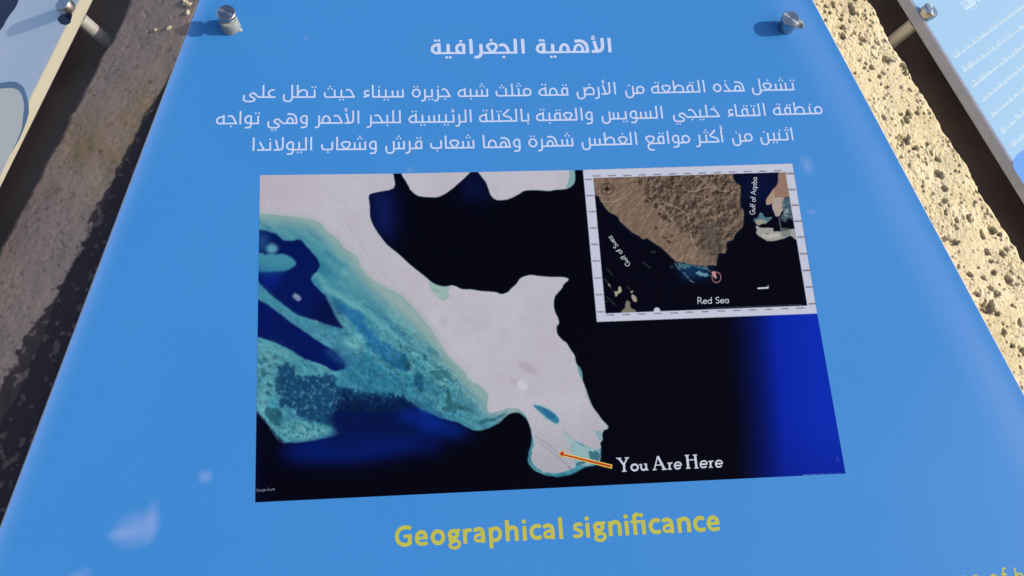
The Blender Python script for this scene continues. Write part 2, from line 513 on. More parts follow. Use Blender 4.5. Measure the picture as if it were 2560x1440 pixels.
def vnoise(s, seed=0, h=CH, w=CW, ang=0.0, asp=1.0):
    r = np.random.default_rng(seed)
    yy, xx = np.mgrid[0:h, 0:w].astype(np.float32)
    c, sn = math.cos(ang), math.sin(ang)
    u = (xx * c + yy * sn) / (s * asp) + 500.0
    v = (-xx * sn + yy * c) / s + 500.0
    u -= u.min() - 1
    v -= v.min() - 1
    g = r.random((int(v.max()) + 3, int(u.max()) + 3)).astype(np.float32)
    iu, iv = u.astype(int), v.astype(int)
    fu, fv = u - iu, v - iv
    fu = fu * fu * (3 - 2 * fu)
    fv = fv * fv * (3 - 2 * fv)
    return (g[iv, iu] * (1 - fu) + g[iv, iu + 1] * fu) * (1 - fv) + (g[iv + 1, iu] * (1 - fu) + g[iv + 1, iu + 1] * fu) * fv


def fbm(s, o=4, seed=0, **k):
    t, a, n = 0, 1.0, 0
    for i in range(o):
        t = t + a * vnoise(max(s / 2 ** i, 1.2), seed + i * 17, **k)
        n += a
        a *= .55
    return t / n


def bbox(m, pad):
    r = np.flatnonzero(m.any(1))
    if len(r) == 0:
        return None
    c = np.flatnonzero(m.any(0))
    return (slice(max(r[0] - pad, 0), r[-1] + pad + 1), slice(max(c[0] - pad, 0), c[-1] + pad + 1))


def blur(m, s):
    if s < .35:
        return m
    b = bbox(m, int(s * 3) + 3)
    if b is None:
        return m
    o = np.zeros_like(m)
    o[b] = blur0(m[b], s)
    return o


def blur0(m, s):
    r = max(1, int(round(s * .87)))
    for ax in (0, 1):
        for _ in range(3):
            p = np.pad(m, [(r + 1, r) if i == ax else (0, 0) for i in range(2)], mode='edge')
            c = np.cumsum(p, axis=ax, dtype=np.float64)
            m = ((c[2 * r + 1:] - c[:-2 * r - 1]) if ax == 0 else (c[:, 2 * r + 1:] - c[:, :-2 * r - 1])).astype(np.float32) / (2 * r + 1)
    return m


def poly(pts, ss=2):
    """anti-aliased mask of a polygon given in photo pixels"""
    n = len(pts)
    qx, qy = [p[0] for p in pts], [p[1] for p in pts]
    bx0, bx1 = max(0, int(min(qx) - X0) - 1), min(CW, int(max(qx) - X0) + 2)
    by0, by1 = max(0, int(min(qy) - Y0) - 1), min(CH, int(max(qy) - Y0) + 2)
    out = np.zeros((CH, CW), np.float32)
    bw, bh = bx1 - bx0, by1 - by0
    if bw <= 0 or bh <= 0:
        return out
    acc = np.zeros((bh * ss, bw * ss + 2), np.int8)
    for i in range(n):
        x1, y1 = pts[i]
        x2, y2 = pts[(i + 1) % n]
        x1, x2 = (x1 - X0 - bx0) * ss, (x2 - X0 - bx0) * ss
        y1, y2 = (y1 - Y0 - by0) * ss, (y2 - Y0 - by0) * ss
        if y1 > y2:
            x1, y1, x2, y2 = x2, y2, x1, y1
        a, b = max(0, math.ceil(y1 - .5)), min(bh * ss - 1, math.ceil(y2 - .5) - 1)
        if b < a:
            continue
        rows = np.arange(a, b + 1)
        xs = x1 + (rows + .5 - y1) * (x2 - x1) / (y2 - y1)
        c = np.clip(np.ceil(xs - .5).astype(int), 0, bw * ss + 1)
        acc[rows, c] ^= 1
    m = np.bitwise_xor.accumulate(acc, axis=1)[:, :bw * ss].astype(np.float32)
    out[by0:by1, bx0:bx1] = m.reshape(bh, ss, bw, ss).mean((1, 3))
    return out


def curve(pts, n=4):
    return [tuple(p) for p in crom(pts, n)]


def rough(m, s, n, amp):
    """soft edge of width s, broken up by the noise field n"""
    bb = bbox(m, int(s * 3) + 4)
    if bb is None:
        return m
    o = np.zeros_like(m)
    b = blur0(m[bb], s) if s >= .35 else m[bb]
    o[bb] = np.clip((b + (n[bb] - .5) * amp * 4 * b * (1 - b) - .5) * 3 + .5, 0, 1)
    return o


def line(pts, w, soft=.5, smooth=True):
    pts = curve(pts) if smooth and len(pts) > 2 else pts
    m = np.zeros((CH, CW), np.float32)
    for (x1, y1), (x2, y2) in zip(pts, pts[1:]):
        a0, a1 = int(min(x1, x2) - X0 - w - 3), int(max(x1, x2) - X0 + w + 4)
        b0, b1 = int(min(y1, y2) - Y0 - w - 3), int(max(y1, y2) - Y0 + w + 4)
        a0, b0 = max(a0, 0), max(b0, 0)
        a1, b1 = min(a1, CW), min(b1, CH)
        if a1 <= a0 or b1 <= b0:
            continue
        px = XX[b0:b1, a0:a1] + X0 - x1
        py = YY[b0:b1, a0:a1] + Y0 - y1
        dx, dy = x2 - x1, y2 - y1
        t = np.clip((px * dx + py * dy) / (dx * dx + dy * dy + 1e-9), 0, 1)
        d = np.hypot(px - t * dx, py - t * dy)
        m[b0:b1, a0:a1] = np.maximum(m[b0:b1, a0:a1], np.clip((w / 2 + soft - d) / (2 * soft), 0, 1))
    return m


def put(c, m, col, op=1.0):
    b = bbox(m, 0)
    if b is None:
        return c
    m = (m[b] * np.float32(op))[..., None].astype(np.float32)
    c[b] = c[b] * (1 - m) + np.asarray(col, np.float32) * m
    return c


def cr(ox, oy, s, pts):
    return [(ox + x / s, oy + y / s) for x, y in pts]


def ell(cx, cy, rx, ry, ang=0, n=20):
    a = math.radians(ang)
    return [(cx + rx * math.cos(t) * math.cos(a) - ry * math.sin(t) * math.sin(a), cy + rx * math.cos(t) * math.sin(a) + ry * math.sin(t) * math.cos(a)) for t in np.linspace(0, 2 * math.pi, n, endpoint=False)]


def paint():
    n4, n8, n20, n60 = fbm(5, 3, 1), fbm(10, 4, 2), fbm(24, 4, 3), fbm(80, 4, 4)
    nr = 1 - np.abs(fbm(9, 4, 5) * 2 - 1) * 2.2
    C = np.zeros((CH, CW, 3), np.float32) + np.array([3, 4, 19], np.float32)
    X, Y = XX + X0, YY + Y0
    # deep water tones
    C = put(C, np.clip((1010 - X) / 330, 0, 1) * np.clip((640 - Y) / 150, 0, 1), (14, 28, 92), .8)
    C = put(C, blur(poly([(924, 480), (984, 470), (984, 610), (940, 590)]), 22), (18, 34, 105), .8)
    C = put(C, blur(poly([(1160, 430), (1200, 430), (1230, 500), (1150, 500)]), 16), (10, 22, 70), .7)
    C = put(C, np.clip((670 - X) / 60, 0, 1), (8, 18, 70), .7)
    C = put(C, blur(poly(ell(870, 1118, 175, 38, -4)), 22), (5, 26, 104), 1.0)
    C = put(C, blur(poly(ell(1060, 1062, 120, 28, 8)), 18), (7, 40, 138), .9)
    C = put(C, blur(poly(ell(1035, 1022, 60, 18, -4)), 12), (14, 66, 178), .9)
    C = put(C, blur(poly(ell(1040, 1108, 70, 26, 10)), 16), (5, 24, 100), .7)
    C = put(C, blur(poly(ell(950, 1062, 95, 20, 6)), 15), (2, 7, 34), .85)
    C = put(C, blur(poly(ell(900, 1040, 60, 30, 0)), 16), (4, 14, 44), .8)
    # right-hand blue water
    e = X - (1806 + (Y - 800) * .085)
    C = put(C, np.clip(e / 130, 0, 1) ** 1.3 * (Y > 760), (9, 34, 158))
    C = put(C, np.clip((e - 95) / 130, 0, 1) * (Y > 760), (15, 52, 190), .55)
    C = put(C, np.clip((Y - 1060) / 130, 0, 1) * np.clip(e / 120, 0, 1), (10, 26, 120), .35)
    # ---- bank of shallow water
    OUT = [(600, 500), (649, 505), (700, 505), (775, 515), (850, 550), (930, 640), (1010, 700), (1240, 960), (1330, 1010), (1480, 1080), (1501, 1120), (1502, 1133), (1501, 1153), (1493, 1163), (1463, 1168),
           (1440, 1181), (1422, 1188), (1397, 1193), (1363, 1188), (1338, 1178), (1323, 1164), (1318, 1147), (1322, 1130), (1328, 1110), (1330, 1090), (1327, 1070), (1320, 1052), (1310, 1040), (1297, 1032),
           (1283, 1031), (1267, 1038), (1253, 1053), (1237, 1063), (1213, 1074), (1197, 1077), (1180, 1074), (1163, 1067), (1150, 1057), (1130, 1052), (1103, 1046), (1083, 1037), (1067, 1031), (1048, 1022),
           (1030, 1012), (1000, 1040), (950, 1062), (900, 1078), (870, 1086), (846, 1090), (797, 1099), (747, 1107), (713, 1107), (692, 1090), (667, 1055), (642, 1026), (600, 990)]
    bank = rough(poly(OUT), 3.0, n8, .5)
    teal = np.zeros_like(C) + np.array([70, 143, 160], np.float32)
    teal = put(teal, np.clip((n20 - .42) * 4, 0, 1), (96, 165, 172), .6)
    teal = put(teal, np.clip((n8 - .56) * 6, 0, 1), (44, 112, 138), .45)
    stk = fbm(16, 4, 141, ang=.70, asp=5)
    stf = fbm(6, 3, 142, ang=.74, asp=4)
    teal = put(teal, np.clip((stk - .50) * 5, 0, 1), (112, 172, 174), .55)
    teal = put(teal, np.clip((.46 - stk) * 6, 0, 1), (38, 104, 136), .6)
    teal = put(teal, np.clip((.44 - stf) * 6, 0, 1), (52, 118, 142), .4)
    teal = put(teal, np.clip((n60 - .48) * 5, 0, 1), (58, 128, 150), .45)
    C = C * (1 - bank[..., None]) + teal * bank[..., None]
    BANK = blur(bank, 5)
    C = put(C, blur(poly([(850, 905), (900, 880), (985, 930), (1030, 960), (1020, 1000), (850, 990)]), 16) * bank * (.55 + .7 * n20), (34, 108, 144), .85)
    C = put(C, blur(poly([(690, 775), (780, 815), (880, 870), (900, 900), (860, 905), (790, 850), (700, 800)]), 7) * bank, (56, 122, 152), .5)
    # pale sand under the water along the shore
    shore = [(600, 500), (649, 533), (692, 537), (755, 545), (797, 555), (817, 578), (849, 603), (859, 620), (895, 645), (901, 668), (938, 712), (1000, 765), (1052, 810), (1090, 850), (1129, 905), (1173, 955), (1222, 1000), (1222, 1032), (1300, 1030), (1400, 700), (900, 430), (600, 430)]
    sm = poly(shore)
    C = put(C, np.clip(blur(sm, 40) * 2.0, 0, 1) * bank, (116, 158, 162), .72)
    C = put(C, np.clip(blur(sm, 17) * 2.0, 0, 1) * bank * (.7 + .5 * stk), (154, 174, 164), .85)
    # lagoon and channels
    D = lambda pts, s, col, op=1.0, amp=.5, nz=n8: put(C, rough(poly(pts), s, nz, amp), col, op)
    C = D([(600, 575), (655, 575), (672, 580), (692, 585), (709, 601), (730, 602), (753, 599), (772, 622), (792, 645), (801, 666), (786, 685), (776, 697), (784, 712), (813, 740), (826, 765), (842, 796), (861, 822), (834, 816),
           (797, 804), (765, 794), (742, 787), (713, 765), (682, 742), (661, 721), (645, 703), (600, 700)], 2.4, (6, 22, 84), 1, .7)
    C = put(C, blur(poly(ell(820, 780, 40, 34, 50)), 12) * np.clip(1 - bank * 0, 0, 1), (4, 12, 50), .5)
    C = put(C, blur(poly(ell(676, 700, 26, 22, 0)), 12), (10, 34, 130), .8)
    C = put(C, blur(poly([(640, 580), (668, 585), (670, 625), (640, 630)]), 10), (38, 90, 140), .8)
    C = put(C, blur(poly(ell(680, 622, 15, 13)), 4), (92, 158, 176), .95)
    C = put(C, rough(poly([(600, 620), (651, 634), (692, 635), (717, 636), (738, 650), (744, 664), (715, 676), (674, 681), (640, 676), (600, 670)]), 6, n8, .5), (70, 148, 165), .9)
    C = put(C, blur(poly([(600, 680), (650, 684), (700, 684), (730, 672), (680, 672), (640, 660)]), 8), (30, 96, 150), .6)
    C = put(C, rough(poly(ell(742, 743, 13, 7, 38)), 2, n4, .8), (142, 156, 182), .85)
    C = D([(600, 730), (647, 748), (672, 763), (713, 795), (755, 825), (797, 854), (834, 877), (859, 900), (866, 921), (838, 929), (807, 912), (759, 896), (730, 877), (682, 854), (645, 843), (600, 840)], 3.0, (5, 22, 88), 1, .35)
    C = put(C, blur(poly(ell(845, 893, 38, 12, 30)), 7), (30, 72, 130), .8)
    # strip between the two dark channels
    C = put(C, blur(poly([(640, 706), (661, 722), (713, 768), (765, 800), (850, 825), (868, 860), (840, 865), (770, 822), (700, 778), (640, 742)]), 5), (62, 132, 158), .55)
    C = put(C, blur(poly(ell(893, 853, 26, 22)), 8), (112, 176, 176), .7)
    # blue gut running down the bank
    C = D([(828, 744), (851, 752), (876, 768), (906, 783), (908, 800), (922, 817), (944, 842), (963, 856), (1001, 879), (1024, 902), (992, 912), (960, 905), (942, 883), (918, 858), (901, 833), (880, 806), (858, 792), (838, 764)], 9, (32, 102, 152), .85, 1.0)
    C = D([(960, 895), (992, 900), (1010, 880), (1016, 900), (1028, 930), (1000, 925), (975, 915)], 3.0, (24, 82, 124), .9, 1.2)
    C = D([(1000, 877), (1008, 880), (1014, 893), (1027, 915), (1021, 926), (1006, 906)], 2.0, (24, 78, 108), .95, 1.2, n4)
    # pale streak along the bank
    C = put(C, line([(812, 722), (860, 748), (905, 776), (960, 815), (1010, 862), (1040, 888)], 12, 6), (120, 182, 182), .55)
    C = put(C, line([(800, 690), (815, 722), (832, 764), (858, 812), (900, 845)], 9, 5), (92, 158, 172), .6)
    # dark weed and rock patches
    for pts, col in (([(1044, 925), (1056, 938), (1060, 958), (1058, 978), (1048, 980), (1036, 962), (1034, 946)], (20, 78, 112)),
                     ([(1073, 927), (1092, 925), (1110, 946), (1104, 955), (1088, 946)], (50, 112, 122)), ([(1098, 923), (1117, 927), (1128, 941), (1122, 949), (1106, 938)], (50, 112, 122)),
                     ([(1067, 867), (1079, 867), (1094, 879), (1105, 896), (1083, 885), (1069, 877)], (52, 120, 134)),
                     ([(1112, 998), (1138, 1003), (1143, 1012), (1167, 1015), (1174, 1023), (1184, 1028), (1163, 1029), (1137, 1021), (1139, 1036), (1127, 1030), (1110, 1028), (1102, 1018), (1120, 1013)], (46, 98, 108)),
                     ([(1193, 1056), (1212, 1045), (1233, 1046), (1258, 1033), (1278, 1026), (1257, 1041), (1233, 1053), (1203, 1061)], (34, 90, 112)),
                     ([(1118, 968), (1125, 975), (1122, 990), (1128, 996), (1120, 1000), (1116, 985)], (30, 90, 100)),
                     ([(1062, 884), (1068, 890), (1064, 905), (1058, 898)], (36, 96, 112))):
        C = D(pts, 1.6, col, .92, 1.3, n4)
    C = put(C, line([(958, 825), (975, 842), (1000, 858), (1022, 870), (1050, 884), (1062, 888)], 2.2, 1) * (n4 > .42), (46, 100, 104), .9)
    C = put(C, line([(1118, 962), (1121, 972), (1117, 982), (1127, 990), (1124, 1000)], 1.8, 1), (30, 84, 96), .9)
    C = put(C, line([(1138, 970), (1148, 980), (1155, 990), (1153, 998)], 2.4, 1) * (n4 > .45), (50, 108, 112), .8)
    speck = np.clip((.5 * vnoise(5, 31, ang=.9) + .5 * vnoise(3.3, 32, ang=2.2) - .63) * 12, 0, 1) * bank * np.clip(blur(poly([(860, 880), (1010, 870), (1150, 930), (1180, 1060), (1060, 1030), (1000, 990), (860, 985)]), 12), 0, 1)
    C = put(C, speck, (36, 98, 118), .75)
    veins = np.clip((1 - np.abs(fbm(9, 3, 77) * 2 - 1) * 9), 0, 1) * blur(poly([(770, 800), (1000, 860), (1010, 960), (860, 960), (850, 850)]), 10)
    C = put(C, veins, (110, 180, 186), .25)
    # the reef at the lower left: mottled dark water and coral heads
    mix8 = .5 * vnoise(9, 151, ang=.4) + .5 * vnoise(5, 152, ang=1.3)
    C = put(C, rough(poly([(700, 905), (730, 912), (745, 945), (838, 936), (842, 970), (960, 984), (1026, 1000), (1050, 1030), (1000, 1080), (860, 1095), (838, 1072), (776, 1055), (747, 1038), (730, 1022), (705, 1016), (696, 985), (690, 950)]), 8, mix8, 1.6) * BANK, (18, 60, 98), .93)
    C = put(C, np.clip(blur(poly([(850, 1004), (1030, 1010), (1064, 1046), (1010, 1090), (850, 1125), (800, 1112), (850, 1082), (826, 1050)]), 11) * 1.35, 0, 1), (5, 21, 72), 1)
    C = put(C, blur(poly(ell(880, 1118, 165, 26, -4)), 14), (6, 26, 98), .7)
    C = put(C, rough(poly([(845, 978), (900, 990), (1000, 990), (1044, 1004), (1030, 1024), (870, 1034), (835, 1010)]), 8, mix8, 1.8), (8, 30, 66), .8)
    C = put(C, blur(poly(ell(1052, 1046, 60, 16, 8)), 12), (9, 42, 138), .8)
    C = put(C, np.clip((vnoise(5, 153, ang=.8) - .66) * 8, 0, 1) * blur(poly([(840, 985), (1000, 985), (1000, 1010), (840, 1015)]), 7), (46, 92, 128), .5)
    C = D([(660, 1018), (690, 1020), (706, 1030), (700, 1068), (686, 1062), (664, 1040)], 3, (30, 78, 100), .8, .9, n4)
    heads = np.clip((.5 * vnoise(6.5, 91, ang=.5) + .5 * vnoise(4.6, 93, ang=1.9) + .25 * (n8 - .5) - .585) * 12, 0, 1) * blur(poly([(692, 925), (838, 945), (852, 1010), (800, 1050), (740, 1040), (690, 985)]), 7)
    C = put(C, heads, (84, 146, 170), .62)
    mott = np.clip((vnoise(6, 92, ang=.6, asp=1.8) - .56) * 8, 0, 1) * blur(poly([(668, 880), (712, 900), (712, 985), (650, 1010), (650, 900)]), 8)
    C = put(C, mott, (30, 82, 100), .85)
    mot2 = np.clip((.5 * vnoise(4.5, 95, ang=.3) + .5 * vnoise(3.4, 96, ang=2.1) - .60) * 12, 0, 1) * blur(poly([(650, 1040), (830, 1060), (800, 1098), (700, 1105)]), 6)
    C = put(C, mot2, (34, 104, 116), .8)
    bright = blur(poly([(712, 1062), (742, 1046), (790, 1062), (836, 1084), (760, 1100), (715, 1100), (700, 1080)]), 5)
    C = put(C, bright * (1 - mot2), (116, 178, 180), .55)
    C = put(C, blur(poly([(644, 860), (690, 858), (740, 905), (690, 905), (684, 990), (650, 1010)]), 9) * (1 - mott), (110, 168, 172), .5)
    C = put(C, line([(640, 1028), (667, 1057), (690, 1092), (712, 1108)], 4, 2.5), (96, 146, 170), .45)
    # soften and break up the shallow water
    bm = np.clip(blur(poly(OUT), 4), 0, 1)[..., None]
    soft = np.stack([blur0(C[..., i], 1.3) for i in range(3)], -1)
    C = C * (1 - bm) + soft * bm
    f5, f3 = fbm(7, 4, 171, ang=.7, asp=1.8), fbm(3.0, 2, 172)
    shs = np.clip(blur(sm, 20) * 2.0, 0, 1)
    wb = np.clip(C[..., 1] / 110, 0, 1) * bm[..., 0] * (1 - .85 * shs) * np.clip((Y - 720) / 120, .12, 1)
    C = C * (1 + ((f5 - .5) * .42 + (f3 - .5) * .20) * wb)[..., None]
    fil = np.clip(1 - np.abs(fbm(13, 4, 173, ang=.75, asp=1.7) * 2 - 1) * 13, 0, 1) * wb
    C = put(C, fil, (138, 190, 190), .28)
    C = put(C, np.clip(blur(sm, 30) * 1.7 - .05, 0, 1) * bm[..., 0] * np.clip(C[..., 1] / 130, 0, 1), (142, 170, 168), .6)
    dk = np.clip((.5 * vnoise(8, 174, ang=.9, asp=1.7) + .5 * vnoise(4.2, 175, ang=.3) - .60) * 9, 0, 1) * wb * np.clip(blur(poly([(980, 850), (1100, 900), (1190, 1010), (1160, 1055), (1040, 1015), (960, 940)]), 14) * 1.2, 0, 1)
    C = put(C, dk, (40, 96, 108), .7)
    # ---- land
    W1 = [(610, 400), (979, 400), (979, 425), (984, 441), (984, 470), (942, 480), (922, 488), (924, 514), (925, 543), (934, 566), (949, 589), (967, 612), (992, 632), (1015, 653), (1032, 668), (1059, 689), (1080, 707), (1097, 716), (1112, 717), (1133, 714), (1154, 723), (1179, 724), (1200, 728), (1229, 730), (1244, 732), (1253, 736), (1269, 731), (1279, 721), (1292, 710), (1298, 700), (1307, 693), (1327, 688), (1350, 691), (1383, 693), (1404, 693), (1422, 698), (1409, 710), (1404, 721), (1389, 738), (1384, 754), (1386, 776), (1396, 799), (1396, 811), (1391, 816), (1393, 835), (1404, 849), (1416, 858), (1425, 873), (1436, 889), (1440, 908), (1446, 917), (1452, 932), (1456, 950), (1463, 969), (1467, 980), (1473, 998), (1482, 1018), (1493, 1033), (1505, 1050), (1513, 1058), (1520, 1067), (1517, 1073), (1510, 1075), (1505, 1085), (1506, 1100), (1500, 1107), (1501, 1122),
          (1477, 1120), (1437, 1102), (1425, 1118), (1430, 1133), (1438, 1157), (1437, 1168), (1413, 1178), (1387, 1183), (1355, 1177), (1335, 1162), (1328, 1147), (1330, 1127), (1335, 1110), (1331, 1090), (1327, 1070), (1320, 1052), (1312, 1036), (1300, 1025), (1290, 1021), (1270, 1021), (1250, 1027), (1223, 1032), (1218, 1018), (1221, 990), (1219, 985), (1200, 965), (1173, 952), (1160, 929), (1129, 900), (1104, 867), (1090, 842), (1067, 810), (1052, 792), (1021, 758), (1000, 737), (938, 705), (901, 668), (895, 645), (859, 620), (849, 603), (817, 578), (797, 555), (755, 545), (692, 538), (640, 533), (610, 532)]
    isl = [[(996, 405), (1005, 437), (1011, 447), (1020, 462), (1028, 476), (1045, 489), (1067, 492), (1095, 492), (1122, 478), (1147, 457), (1167, 439), (1180, 425), (1190, 405)],
           [(1178, 405), (1192, 425), (1207, 445), (1215, 455), (1222, 474), (1228, 489), (1240, 499), (1253, 500), (1272, 497), (1297, 485), (1313, 476), (1342, 475), (1372, 477), (1388, 474), (1415, 472), (1432, 462), (1437, 449), (1436, 425), (1436, 400)]]
    land = poly(W1[:2] + curve(W1[2:-1], 3) + W1[-1:])
    for p in isl:
        land = np.maximum(land, poly(curve(p, 3)))
    halo = np.clip(blur(land, 1.6) * 2.2, 0, 1)
    C = put(C, halo, (118, 160, 168), .75)
    land = rough(land, .9, n4, .5)
    lc = np.zeros_like(C) + np.array([189, 183, 191], np.float32)
    lc = put(lc, np.clip((n60 - .35) * 3, 0, 1), (195, 191, 201), .8)
    lc = put(lc, np.clip((n20 - .5) * 3, 0, 1), (186, 178, 184), .3)
    lc = put(lc, np.clip((900 - X) / 260, 0, 1) * np.clip((560 - Y) / 60, 0, 1), (186, 174, 186), .7)
    lc = put(lc, blur(poly(ell(1318, 920, 26, 9, 28)), 5), (174, 158, 168), .75)
    lc = put(lc, blur(poly(ell(1108, 805, 12, 9)), 5), (174, 168, 178), .6)
    lc = put(lc, blur(poly(ell(1286, 955, 10, 8)), 4), (176, 164, 172), .6)
    lc = put(lc, rough(poly(ell(1306, 963, 14, 13)), 1.4, n4, 1.2), (203, 199, 212), .9)
    lc = put(lc, np.clip((Y - 1000) / 150, 0, 1) * (X > 1250), (168, 167, 174), .8)
    for p in (W1[:1] and [(955, 530), (990, 580), (1075, 660), (1130, 720)]), [(1140, 730), (1175, 790), (1230, 830)], [(1000, 560), (1060, 600), (1120, 640)]:
        lc = put(lc, line(p, 1.0, .9), (174, 168, 178), .35)
    for p, o in (([(828, 510), (850, 530), (872, 566), (905, 612), (938, 662), (970, 700), (1000, 727), (1042, 775), (1083, 817), (1125, 869), (1183, 931)], .6),
                 ([(830, 505), (868, 462), (900, 443), (980, 437)], .35), ([(1075, 725), (1090, 742), (1112, 756), (1140, 772), (1175, 800), (1205, 812)], .5),
                 ([(1275, 950), (1300, 947), (1320, 962), (1345, 985), (1370, 1005), (1402, 1040), (1413, 1080), (1430, 1092), (1445, 1106), (1480, 1122)], .45)):
        lc = put(lc, line(p, 1.1, .7), (142, 140, 152), o * .7)
    for p, col, o in (([(1335, 1088), (1350, 1098), (1368, 1108), (1390, 1126)], (120, 122, 134), .7), ([(1348, 1102), (1365, 1120), (1392, 1138), (1412, 1156), (1425, 1168)], (122, 120, 134), .6),
                      ([(1413, 1080), (1430, 1100), (1448, 1108), (1478, 1122)], (84, 104, 116), .75), ([(1420, 1166), (1430, 1176)], (70, 90, 104), .9)):
        lc = put(lc, line(p, 1.5, .7), col, o)
    fr = np.clip(blur(poly(OUT) * (1 - land), 11) * 1.7 - .05, 0, 1) * np.clip((1240 - X) / 60, 0, 1)
    lc = put(lc, fr, (160, 174, 168), .8)
    C = C * (1 - land[..., None]) + lc * land[..., None]
    # water on the land
    for pts, s, col, o in (([(1325, 1008), (1352, 1011), (1377, 1023), (1392, 1036), (1400, 1052), (1396, 1066), (1384, 1060), (1365, 1049), (1345, 1030)], 3, (140, 178, 186), .8),
                           ([(1331, 1013), (1350, 1015), (1373, 1025), (1388, 1035), (1398, 1050), (1394, 1060), (1385, 1056), (1367, 1045), (1347, 1027)], 1.4, (52, 118, 150), .95),
                           ([(1350, 1018), (1372, 1027), (1386, 1038), (1388, 1050), (1370, 1044)], 3, (36, 96, 140), .7),
                           ([(1393, 1067), (1413, 1080), (1430, 1100), (1460, 1116), (1500, 1124), (1501, 1152), (1466, 1166), (1440, 1160), (1430, 1133), (1413, 1093)], 4, (158, 184, 186), .85),
                           ([(1485, 1077), (1503, 1077), (1505, 1100), (1498, 1104), (1493, 1090)], 1.6, (132, 166, 176), .9),
                           ([(1442, 914), (1450, 917), (1456, 932), (1457, 950), (1449, 938)], 1.2, (96, 150, 154), .9),
                           ([(1463, 965), (1474, 998), (1482, 1016), (1478, 1016), (1466, 990)], 1.2, (126, 146, 160), .6),
                           ([(1069, 700), (1092, 712), (1112, 717), (1133, 714), (1117, 727), (1127, 740), (1112, 754), (1100, 748), (1077, 725)], 3, (148, 178, 168), .85),
                           ([(1422, 423), (1436, 423), (1438, 449), (1432, 462), (1414, 474), (1420, 455), (1424, 440)], 1.4, (120, 165, 164), .9)):
        C = put(C, rough(poly(pts), s, n4, .3), col, o)
    C = put(C, line([(1082, 722), (1096, 728)], 1.6, .7, False), (90, 128, 130), .8)
    C = put(C, rough(poly([(1472, 1128), (1498, 1126), (1497, 1152), (1484, 1150), (1474, 1142)]), 3, n4, 1.6), (48, 100, 116), .85)
    C = put(C, rough(poly([(1440, 1156), (1470, 1152), (1462, 1160), (1442, 1165)]), 1.6, n4, 1.6), (48, 104, 120), .8)
    C = put(C, line([(1329, 1130), (1325, 1148), (1334, 1166), (1352, 1178)], 1.8, .8), (40, 92, 110), .85)
    C = put(C, line([(1364, 1183), (1376, 1185)], 2.2, .8, False), (40, 92, 110), .85)
    C = put(C, line([(1380, 1186), (1415, 1184), (1450, 1172)], 1.2, .8) * (n4 > .48), (50, 100, 116), .7)
    # small print in the corners
    for k in range(3):
        C = put(C, np.clip((vnoise(3, 200 + k) - .985) * 60, 0, 1) * (Y > 1000), (60, 62, 90), .4)
    # ================= inset map
    FR = [(1457, 424.5), (1981, 408.5), (2043, 784), (1492, 805)]
    IN = [(1483, 445), (1963.5, 430.6), (2018, 764), (1514, 783.5)]
    fm = poly(FR)
    C = C * (1 - fm[..., None]) + np.array([198, 200, 216], np.float32) * fm[..., None]
    im = poly(IN)
    I = np.zeros_like(C) + np.array([4, 5, 20], np.float32)
    I = put(I, blur(poly([(1835, 425), (1965, 425), (1970, 520), (1860, 520)]), 25), (10, 20, 62), .8)
    I = put(I, blur(poly([(1690, 655), (1775, 665), (1780, 690), (1710, 700)]), 10), (16, 58, 98), .85)
    SL = [(1480, 440), (1486, 485), (1497, 491), (1502, 503), (1511, 517), (1522, 530), (1545, 542), (1549, 553), (1565, 567), (1578, 580), (1596, 589), (1607, 598), (1618, 596), (1627, 602), (1645, 614), (1655, 621), (1670, 635), (1690, 654), (1713, 658), (1742, 663), (1760, 666), (1772, 663), (1791, 664), (1793, 644), (1796, 633), (1813, 633), (1816, 623), (1816, 606), (1832, 599), (1838, 585), (1846, 577), (1857, 568), (1860, 535), (1858, 525), (1850, 517), (1851, 479), (1850, 464), (1840, 457), (1833, 446), (1832, 425), (1480, 430)]
    sl = poly(SL)
    I = put(I, np.clip(blur(sl, 3) * 1.6, 0, 1), (34, 52, 62), .6)
    sl = rough(sl, 1.6, n4, .8)
    g = np.zeros_like(C) + np.array([122, 103, 88], np.float32)
    mnt = np.clip(blur(poly([(1575, 430), (1835, 430), (1848, 520), (1852, 560), (1800, 640), (1770, 640), (1720, 590), (1672, 540), (1640, 510), (1600, 470)]), 9), 0, 1)
    g = put(g, mnt, (98, 83, 72), .9)
    g = put(g, np.clip((n20 - .5) * 4, 0, 1), (130, 106, 87), .6)
    hh = .5 * (1 - np.abs(fbm(26, 6, 161) * 2 - 1)) + .34 * (1 - np.abs(fbm(10, 4, 162, ang=.8, asp=2.2) * 2 - 1)) + .16 * fbm(4, 3, 163)
    sh = blur0(np.roll(hh, 1, 1) - np.roll(hh, -1, 1) + .8 * (np.roll(hh, 1, 0) - np.roll(hh, -1, 0)), .6)
    fine = fbm(3.2, 3, 61)
    g = put(g, np.clip((fine - .52) * 6, 0, 1) * (0.35 + .65 * mnt), (54, 42, 38), .6)
    g = put(g, np.clip((fbm(6, 3, 62, ang=2.2, asp=4) - .55) * 6, 0, 1) * (1 - mnt), (146, 124, 108), .6)
    g = g * (1 + np.clip(sh * 6.5, -.42, .34) * (.22 + .78 * mnt))[..., None]
    vv = np.clip((.40 - hh) * 5, 0, 1)
    g = put(g, vv * mnt, (142, 122, 104), .6)
    g = put(g, blur(poly([(1752, 560), (1800, 560), (1798, 640), (1760, 640)]), 12), (84, 78, 72), .55)
